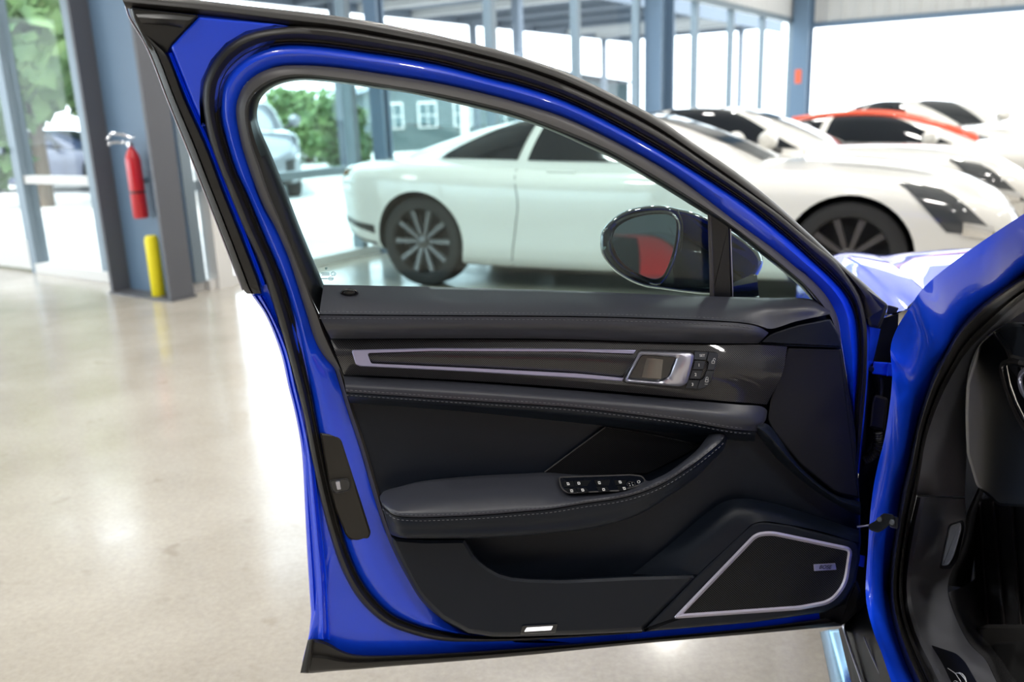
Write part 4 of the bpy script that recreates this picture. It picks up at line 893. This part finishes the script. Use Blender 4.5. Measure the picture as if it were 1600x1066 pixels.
# ================================================================== OTHER CARS
BX = [-0.88, -0.84, -0.70, -0.4, 0.0, 0.45, 1.0, 1.6, 2.2, 2.75, 3.15, 3.55, 3.85, 4.02, 4.08]
f_yw = hermite(BX, [0.62, 0.74, 0.88, 0.965, 0.985, 0.965, 0.925, 0.915, 0.93, 0.965, 0.98, 0.955, 0.86, 0.70, 0.55])
f_zl = hermite(BX, [0.50, 0.42, 0.34, 0.26, 0.20, 0.17, 0.16, 0.16, 0.16, 0.17, 0.18, 0.19, 0.21, 0.25, 0.32])
f_zs = hermite(BX, [0.84, 0.88, 0.93, 0.955, 0.945, 0.92, 0.89, 0.875, 0.87, 0.86, 0.84, 0.78, 0.69, 0.59, 0.52])
f_zd = hermite(BX, [0.88, 0.93, 0.965, 0.99, 0.99, 0.96, 0.93, 0.91, 0.91, 0.92, 0.90, 0.84, 0.74, 0.62, 0.53])
GX = [-0.6, -0.3, 0.0, 0.38, 0.74, 1.08, 1.34, 1.6, 1.88, 2.22, 2.56]
f_zr = hermite(GX, [0.93, 1.03, 1.12, 1.215, 1.27, 1.295, 1.29, 1.255, 1.17, 1.03, 0.86])
f_yb = hermite(GX, [0.55, 0.68, 0.77, 0.82, 0.835, 0.84, 0.84, 0.84, 0.83, 0.79, 0.68])
f_yr = hermite(GX, [0.40, 0.47, 0.51, 0.55, 0.575, 0.59, 0.60, 0.60, 0.60, 0.59, 0.54])
def body_prof(x):
    w, zl, zs, zd = f_yw(x), f_zl(x), f_zs(x), f_zd(x)
    return cr([(0, zl), (w*.55, zl), (w*.88, zl+.01), (w*.955, zl+.06), (w*.975, zl+(zs-zl)*.25), (w*.985, zl+(zs-zl)*.45), (w, zl+(zs-zl)*.66), (w*.99, zs-.09), (w*.955, zs-.03), (w*.88, zs+.005), (w*.6, zs+(zd-zs)*.6), (w*.3, zs+(zd-zs)*.9), (0, zd)], 37)
def roof_prof(x):
    zb = f_zs(x) - 0.03; zr = max(f_zr(x), zb + 0.004); h = zr - zb; yb, yr = f_yb(x), f_yr(x)
    return cr([(yb, zb), (yb + (yr-yb)*.22, zb+h*.30), (yb + (yr-yb)*.62, zb+h*.64), (yr, zb+h*.85), (yr*.82, zb+h*.945), (yr*.45, zb+h*.99), (0, zr)], 31)
_pc = {}
def pat(prof, x, t):
    key = (prof is body_prof, round(x, 3)); q = _pc.get(key)
    if q is None: q = _pc[key] = prof(key[1])
    k = min(max(t, 0), 1) * (len(q) - 1); i = min(int(k), len(q) - 2); f = k - i
    return q[i] * (1 - f) + q[i + 1] * f
def surf_pt(prof, x, t, side, off):
    e = 0.01; p = pat(prof, x, t)
    P = Vector((x, p[0], p[1])); a = pat(prof, x + e, t); b = pat(prof, x, min(t + e, 1)) if t < 0.99 else 2 * p - pat(prof, x, t - e)
    n = (Vector((x + e, a[0], a[1])) - P).cross(Vector((x, b[0], b[1])) - P)
    n = -n.normalized() if n.length > 1e-9 else Vector((0, 0, 1))
    P = P + n * off
    return Vector((P.x, P.y * side, P.z))
def patch(name, prof, edge, t0, t1, mt, parent, sides=(1, -1), off=0.006, nu=18, nv=10, join=False):
    """Panel lying on the body surface; edge(t) gives its x range at height t."""
    objs = []
    for sd in sides:
        rows = []
        for j in range(nv):
            s = j / (nv - 1); t = t0 + (t1 - t0) * s; x0, x1 = edge(s)
            rows.append([surf_pt(prof, x0 + (x1 - x0) * i / (nu - 1), t, sd, off) for i in range(nu)])
        if join:
            rows = rows + [[Vector((p.x, -p.y, p.z)) for p in r] for r in rows[::-1][1:]]
        lowr = [[p - Vector((0, 0, 0.0)) for p in r] for r in rows]
        V, F = grid_mesh(rows)
        objs.append(mobj(name, V, F, mt, parent, 50, local=True))
        if join: break
    return objs
def cut_arches(V, F, mt):
    me = bpy.data.meshes.new('tmp'); me.from_pydata([tuple(v) for v in V], [], F)
    bm = bmesh.new(); bm.from_mesh(me); bmesh.ops.recalc_face_normals(bm, faces=bm.faces); bm.to_mesh(me); bm.free()
    me.materials.append(mt); ob = bpy.data.objects.new('tmp', me); COL.objects.link(ob)
    cutters = []
    for x in (0.0, 3.12):
        for sd in (1, -1):
            c = lathe('cutter', [(0.385, 0.52 * sd), (0.385, 1.3 * sd)], TYRE, None, 40, (x, 0, 0.365), 'Y')
            m = ob.modifiers.new('b', 'BOOLEAN'); m.object = c; m.operation = 'DIFFERENCE'; m.solver = 'EXACT'
            try: m.material_mode = 'TRANSFER'
            except Exception: pass
            cutters.append(c)
    dg = bpy.context.evaluated_depsgraph_get(); dg.update()
    out = bpy.data.meshes.new_from_object(ob.evaluated_get(dg))
    bpy.data.objects.remove(ob)
    for c in cutters: bpy.data.objects.remove(c)
    return out
_bm_cache = {}
def body_mesh():
    xs = [-0.88 + 4.96 * (0.5 - 0.5 * math.cos(math.pi * i / 109)) * 0.35 + 4.96 * (i / 109) * 0.65 for i in range(110)]
    rows = []
    for x in xs:
        h = body_prof(x); rows.append([Vector((x, p[0], p[1])) for p in h] + [Vector((x, -p[0], p[1])) for p in h[::-1][1:-1]])
    V, F = grid_mesh(rows, close_u=True); n = len(rows[0])
    F.append(tuple(range(n - 1, -1, -1))); F.append(tuple(range(len(V) - n, len(V))))
    return cut_arches(V, F, WHITEPAINT)
BODYM = body_mesh(); BODYM.shade_smooth(); BODYM.set_sharp_from_angle(angle=math.radians(40))
def clone_mesh(me, paint):
    m = me.copy(); 
    for i, mt in enumerate(m.materials):
        if mt and mt.name == 'white_paint': m.materials[i] = paint
    return m
def spoke_mesh():
    V, F = [], []
    for k in range(10):
        a = 2 * math.pi * k / 10; c, s = math.cos(a), math.sin(a)
        def pt(r, t, y): return Vector((c * r - s * t, y, s * r + c * t))
        b = len(V)
        V += [pt(0.05, -0.014, 0.10), pt(0.05, 0.014, 0.10), pt(0.05, 0.014, 0.07), pt(0.05, -0.014, 0.07), pt(0.245, -0.02, 0.112), pt(0.245, 0.02, 0.112), pt(0.245, 0.02, 0.08), pt(0.245, -0.02, 0.08)]
        F += [(b, b+1, b+5, b+4), (b+1, b+2, b+6, b+5), (b+2, b+3, b+7, b+6), (b+3, b, b+4, b+7), (b, b+3, b+2, b+1), (b+4, b+5, b+6, b+7)]
    return V, F
def coupe(name, paint, label, rail=None, group=None, shut=True):
    root = empty(name, (0, 0, 0)); tag(root, label, 'car', group)
    bo = bpy.data.objects.new('body', clone_mesh(BODYM, paint)); COL.objects.link(bo); bo.parent = root
    xs = [-0.6 + 3.16 * i / 59 for i in range(60)]; rows = []
    for x in xs:
        h = roof_prof(x); rows.append([Vector((x, p[0], p[1])) for p in h] + [Vector((x, -p[0], p[1])) for p in h[::-1][1:]])
    V, F = grid_mesh(rows); mobj('roof', V, F, paint, root, 50, local=True)
    for w in patch('quarter_window', roof_prof, lambda s: (0.10 + 0.75 * s ** 1.4, 0.80 + 0.10 * s), 0.10, 0.56, CARGLASS, root): pass
    for w in patch('side_window', roof_prof, lambda s: (0.88 + 0.10 * s, 2.20 - 0.70 * s), 0.10, 0.56, CARGLASS, root): pass
    patch('windscreen', roof_prof, lambda s: (1.68 - 0.18 * s, 2.47 + 0.02 * s), 0.70, 1.0, CARGLASS, root, join=True)
    patch('rear_window', roof_prof, lambda s: (-0.40, 0.42), 0.72, 1.0, CARGLASS, root, join=True)
    if rail:
        for sd in (1, -1):
            tube('roof_rail', [surf_pt(roof_prof, x, 0.56, sd, 0.004) for x in np.linspace(0.3, 2.66, 26)], 0.045, rail, root, 8).location = (0, 0, 0)
    for o in patch('headlamp', body_prof, lambda s: (3.66 - 0.30 * s, 3.96 - 0.36 * s), 0.52, 0.645, LENS, root, off=0.008): pass
    for o in patch('lamp_reflector', body_prof, lambda s: (3.74, 3.90), 0.515, 0.55, LAMPCHR, root, off=0.014, nu=6, nv=4): pass
    for o in patch('tail_lamp', body_prof, lambda s: (-0.86, -0.70), 0.60, 0.66, TAILR, root, off=0.006, nu=8, nv=5): pass
    for o in patch('side_skirt', body_prof, lambda s: (0.50, 2.66), 0.16, 0.30, BLKP, root, off=0.008, nu=24, nv=5): pass
    for o in patch('bonnet_vent', body_prof, lambda s: (2.95, 3.55), 0.80, 0.812, BLKP, root, off=0.004, nu=12, nv=3): pass
    patch('front_grille', body_prof, lambda s: (3.95, 4.05), 0.22, 0.55, BLKP, root, off=0.008, nu=6, nv=8)
    patch('rear_diffuser', body_prof, lambda s: (-0.865, -0.42), 0.12, 0.44, BLKP, root, off=0.008, nu=10, nv=6)
    for sd in (1, -1):
        for x0, x1 in ((0.86, 0.70), (2.30, 2.16)):
            tube('door_gap', [surf_pt(body_prof, x0 + (x1 - x0) * abs(t - 0.55) * 3, t, sd, 0.0015) for t in np.linspace(0.32, 0.72, 14)], 0.004, STEEL, root, 6)
        tube('door_handle', [surf_pt(body_prof, x, 0.655, sd, 0.004) for x in np.linspace(1.05, 1.27, 6)], 0.012, paint, root, 8)
        mi = lathe('wing_mirror', [(0.0, -0.11), (0.05, -0.10), (0.078, -0.04), (0.085, 0.02), (0.07, 0.09), (0.03, 0.13), (0.0, 0.135)], paint, root, 16, (1.98, sd * 1.02, 1.0), 'Y', local=True)
        tube('mirror_foot', [Vector((1.98, sd * 0.98, 0.945)), Vector((2.02, sd * 0.90, 0.925)), Vector((2.04, sd * 0.80, 0.90))], 0.03, BLKP, mi, 8)
    sv, sf = spoke_mesh()
    for x in (0.0, 3.12):
        for sd in (1, -1):
            y = 0.80 * sd
            w = lathe('wheel', [(0.24, -0.12), (0.31, -0.135), (0.345, -0.12), (0.355, -0.08), (0.355, 0.08), (0.345, 0.12), (0.31, 0.135), (0.26, 0.128)], TYRE, root, 36, (0, 0, 0), 'Y', local=True, caps=False)
            w.location = (x, y, 0.355)
            if sd < 0: w.rotation_euler = (0, 0, math.pi)
            r = lathe('rim', [(0.26, 0.128), (0.268, 0.122), (0.25, 0.11), (0.235, 0.0), (0.0, -0.02)], TYRE, w, 36, (0, 0, 0), 'Y', local=True, caps=False)
            mobj('spokes', sv, sf, RIM, w, 30, local=True)
            lathe('hub', [(0.055, 0.06), (0.055, 0.105), (0.03, 0.115), (0.0, 0.115)], RIM, w, 14, (0, 0, 0), 'Y', local=True)
    return root
def put(o, x, y, ang, z=0.0, sc=None):
    o.location = (x, y, z); o.rotation_euler = (0, 0, math.radians(ang))
    if sc: o.scale = sc
    return o
proto = coupe('grand_tourer', WHITEPAINT, 'nearest white coupe, seen through the door glass')
def repaint(o, paint):
    for ch in o.children:
        for sl in ch.material_slots:
            if sl.material and sl.material.name == 'white_paint':
                sl.link = 'OBJECT'; sl.material = paint
        repaint(ch, paint)
def another(name, label, paint=None):
    o = copy_tree(proto); o.name = name; o['label'] = label
    if paint: repaint(o, paint)
    return o
def roof_rail(root, mt):
    for sd in (1, -1):
        V = []; pts = [surf_pt(roof_prof, x, 0.56, sd, 0.004) for x in np.linspace(0.5, 2.42, 26)]
        r = tube('roof_rail', pts, 0.045, mt, None, 8); r.parent = root
put(proto, -0.26, 7.55, -27)
c2 = put(another('grand_tourer', 'second white coupe, just behind the nearest one'), 0.94, 9.35, -27)
c3 = put(another('grand_tourer', 'third white coupe with an orange-red roof rail'), 3.12, 10.99, -27, 0.0, (1, 1, 0.9)); roof_rail(c3, ORANGE)
c4 = put(another('grand_tourer', 'farthest white coupe, before the bright open doorway'), 6.1, 15.2, -74)
c6 = put(another('grand_tourer', 'red coupe behind the photographer, showing in the door mirror', REDPAINT), 0.8, -6.7, 90)

# ================================================================== OUTSIDE
def tree(name, loc, h, r, label, n=1500, seed=1, grp='trees outside', lf=1.0):
    rnd = random.Random(seed); root = empty(name, loc); tag(root, label, 'tree', grp)
    L = Vector(loc)
    tube('trunk', [L, L + Vector((0.05, 0, h * 0.3)), L + Vector((-0.05, 0.1, h * 0.55)), L + Vector((0.1, 0, h * 0.8))], [0.16, 0.12, 0.09, 0.03], BARK, root, 8)
    cl = [(Vector((rnd.uniform(-1, 1) * r * 0.7, rnd.uniform(-1, 1) * r * 0.7, h * rnd.uniform(0.16, 0.95))), rnd.uniform(0.3, 0.55) * r) for _ in range(22)]
    V, F = [], []
    for i in range(n):
        c, cr_ = cl[i % len(cl)]
        d = Vector((rnd.gauss(0, 1), rnd.gauss(0, 1), rnd.gauss(0, 1))).normalized() * cr_ * rnd.uniform(0.6, 1.0)
        p = L + c + d; a = Vector((rnd.gauss(0, 1), rnd.gauss(0, 1), rnd.gauss(0, 1))).normalized(); b = a.orthogonal().normalized(); s = rnd.uniform(0.10, 0.20) * lf
        k = len(V); V += [p - a * s, p + b * s * 0.6, p + a * s, p - b * s * 0.6]; F.append((k, k + 1, k + 2, k + 3))
    f = mobj('foliage', V, F, LEAF, root, 0, recalc=False); f['kind'] = 'stuff'
    return root
GZ = -0.14
def gpt(px, py): p = ZP(px, py, GZ); return p
def at(px, y, z=GZ):
    p = YP(px, 300, y); return Vector((p.x, p.y, z))
tree('street_tree', at(70, 17), 6.5, 2.2, 'leafy tree outside the left window, nearest the glass door', 5500, 1, lf=1.8)
tree('street_tree', at(165, 24.5), 7.0, 2.4, 'tall tree outside the left window, beside the steel column', 5500, 2, lf=1.8)
tree('street_tree', at(-60, 27), 7.5, 3.2, 'spreading tree beyond the glass door at the far left', 5000, 3, lf=2.0)
tree('garden_tree', at(490, 31), 2.2, 1.25, 'dense green tree seen through the door glass', 2600, 4)
tree('garden_tree', at(540, 27), 1.7, 0.9, 'smaller green tree through the door glass, behind the window post', 1800, 5)
# white van and parked cars outside
p = at(425, 17.5); put(another('parked_suv', 'silver vehicle parked outside, seen through the door glass', SILVERPAINT), p.x - 1.25, p.y + 2.6, -72, GZ, (1, 1, 1.45))
p = at(95, 22); put(another('parked_car', 'navy car parked outside under the trees', DARKPAINT), p.x - 1.0, p.y, -15, GZ, (1, 1, 1.12))
# pale building with windows, seen through the door glass
bl = empty('office_building', at(690, 40)); tag(bl, 'grey-green building with paned windows across the car park', 'building')
B0, B1 = at(605, 38), at(800, 40)
bd = (B1 - B0); bd.z = 0; BLn = bd.length; bd.normalize(); bn = Vector((bd.y, -bd.x, 0))
def bbox(name, u0, u1, z0, z1, d0, d1, mt, par=bl):
    c = B0 + bd * (u0 + u1) / 2 + bn * (d0 + d1) / 2; return box(name, (c.x, c.y, (z0 + z1) / 2 + GZ), (u1 - u0, d1 - d0, z1 - z0), mt, par, (bd.x, bd.y))
bbox('wall', -0.5, BLn + 6, 0, 2.6, -6, 0, BLDG)
rows = []
for u in (-0.8, BLn * 0.62, BLn + 6.2):
    pass
rf = [B0 + bd * u + bn * d + Vector((0, 0, z)) for u, d, z in ((-0.9, 0.4, 2.45), (BLn * 0.55, 0.4, 4.0), (BLn + 6.4, 0.4, 2.6), (BLn + 6.4, -6.4, 2.6), (BLn * 0.55, -6.4, 4.0), (-0.9, -6.4, 2.45))]
mobj('roof', rf, [(0, 1, 4, 5), (1, 2, 3, 4)], ROOFM, bl, 0)
gb = [B0 + bd * u + bn * d + Vector((0, 0, z)) for u, d, z in ((-0.5, 0.01, 2.4), (BLn + 6, 0.01, 2.4), (BLn * 0.55, 0.01, 3.9))]
mobj('gable', gb, [(0, 1, 2)], BLDG, bl, 0)
bbox('corner_pilaster', BLn * 0.60, BLn * 0.66, 0, 3.0, 0, 0.15, WHITEF)
WIN = mat('far_window', (0.05, 0.09, 0.10), 0.15)
for u in (0.5, 2.0, 3.6, 5.2):
    w = bbox('window', u - 0.42, u + 0.42, 0.95, 2.05, 0.0, 0.05, WHITEF)
    for a in (0, 1):
        for b_ in (0, 1): bbox('window_pane', u - 0.36 + a * 0.38, u - 0.02 + a * 0.38, 1.0 + b_ * 0.5, 1.46 + b_ * 0.5, 0.05, 0.06, WIN, w)
# steel canopy over the forecourt
cn = empty('forecourt_canopy', RP(20, 9, GZ)); tag(cn, 'blue-grey steel canopy on posts over the forecourt outside', 'canopy')
rbox('deck', 10, 34, 5.5, 12.0, 4.42, 4.52, ROOFM, cn)
rbox('fascia', 10, 34, 5.4, 5.5, 4.15, 4.6, ROOFM, cn); rbox('fascia', 10, 34, 11.9, 12.0, 4.18, 4.6, ROOFM, cn)
for s in np.arange(10.5, 34, 2.4): rbox('rafter', s - 0.10, s + 0.10, 5.5, 11.9, 4.22, 4.42, METALW if int(s) % 2 else ROOFM, cn)
for s in (14.0, 20.5, 23.2, 30.0):
    for c in (5.8, 11.7): rbox('post', s - 0.10, s + 0.10, c - 0.10, c + 0.10, GZ, 4.4, ROOFM, cn)
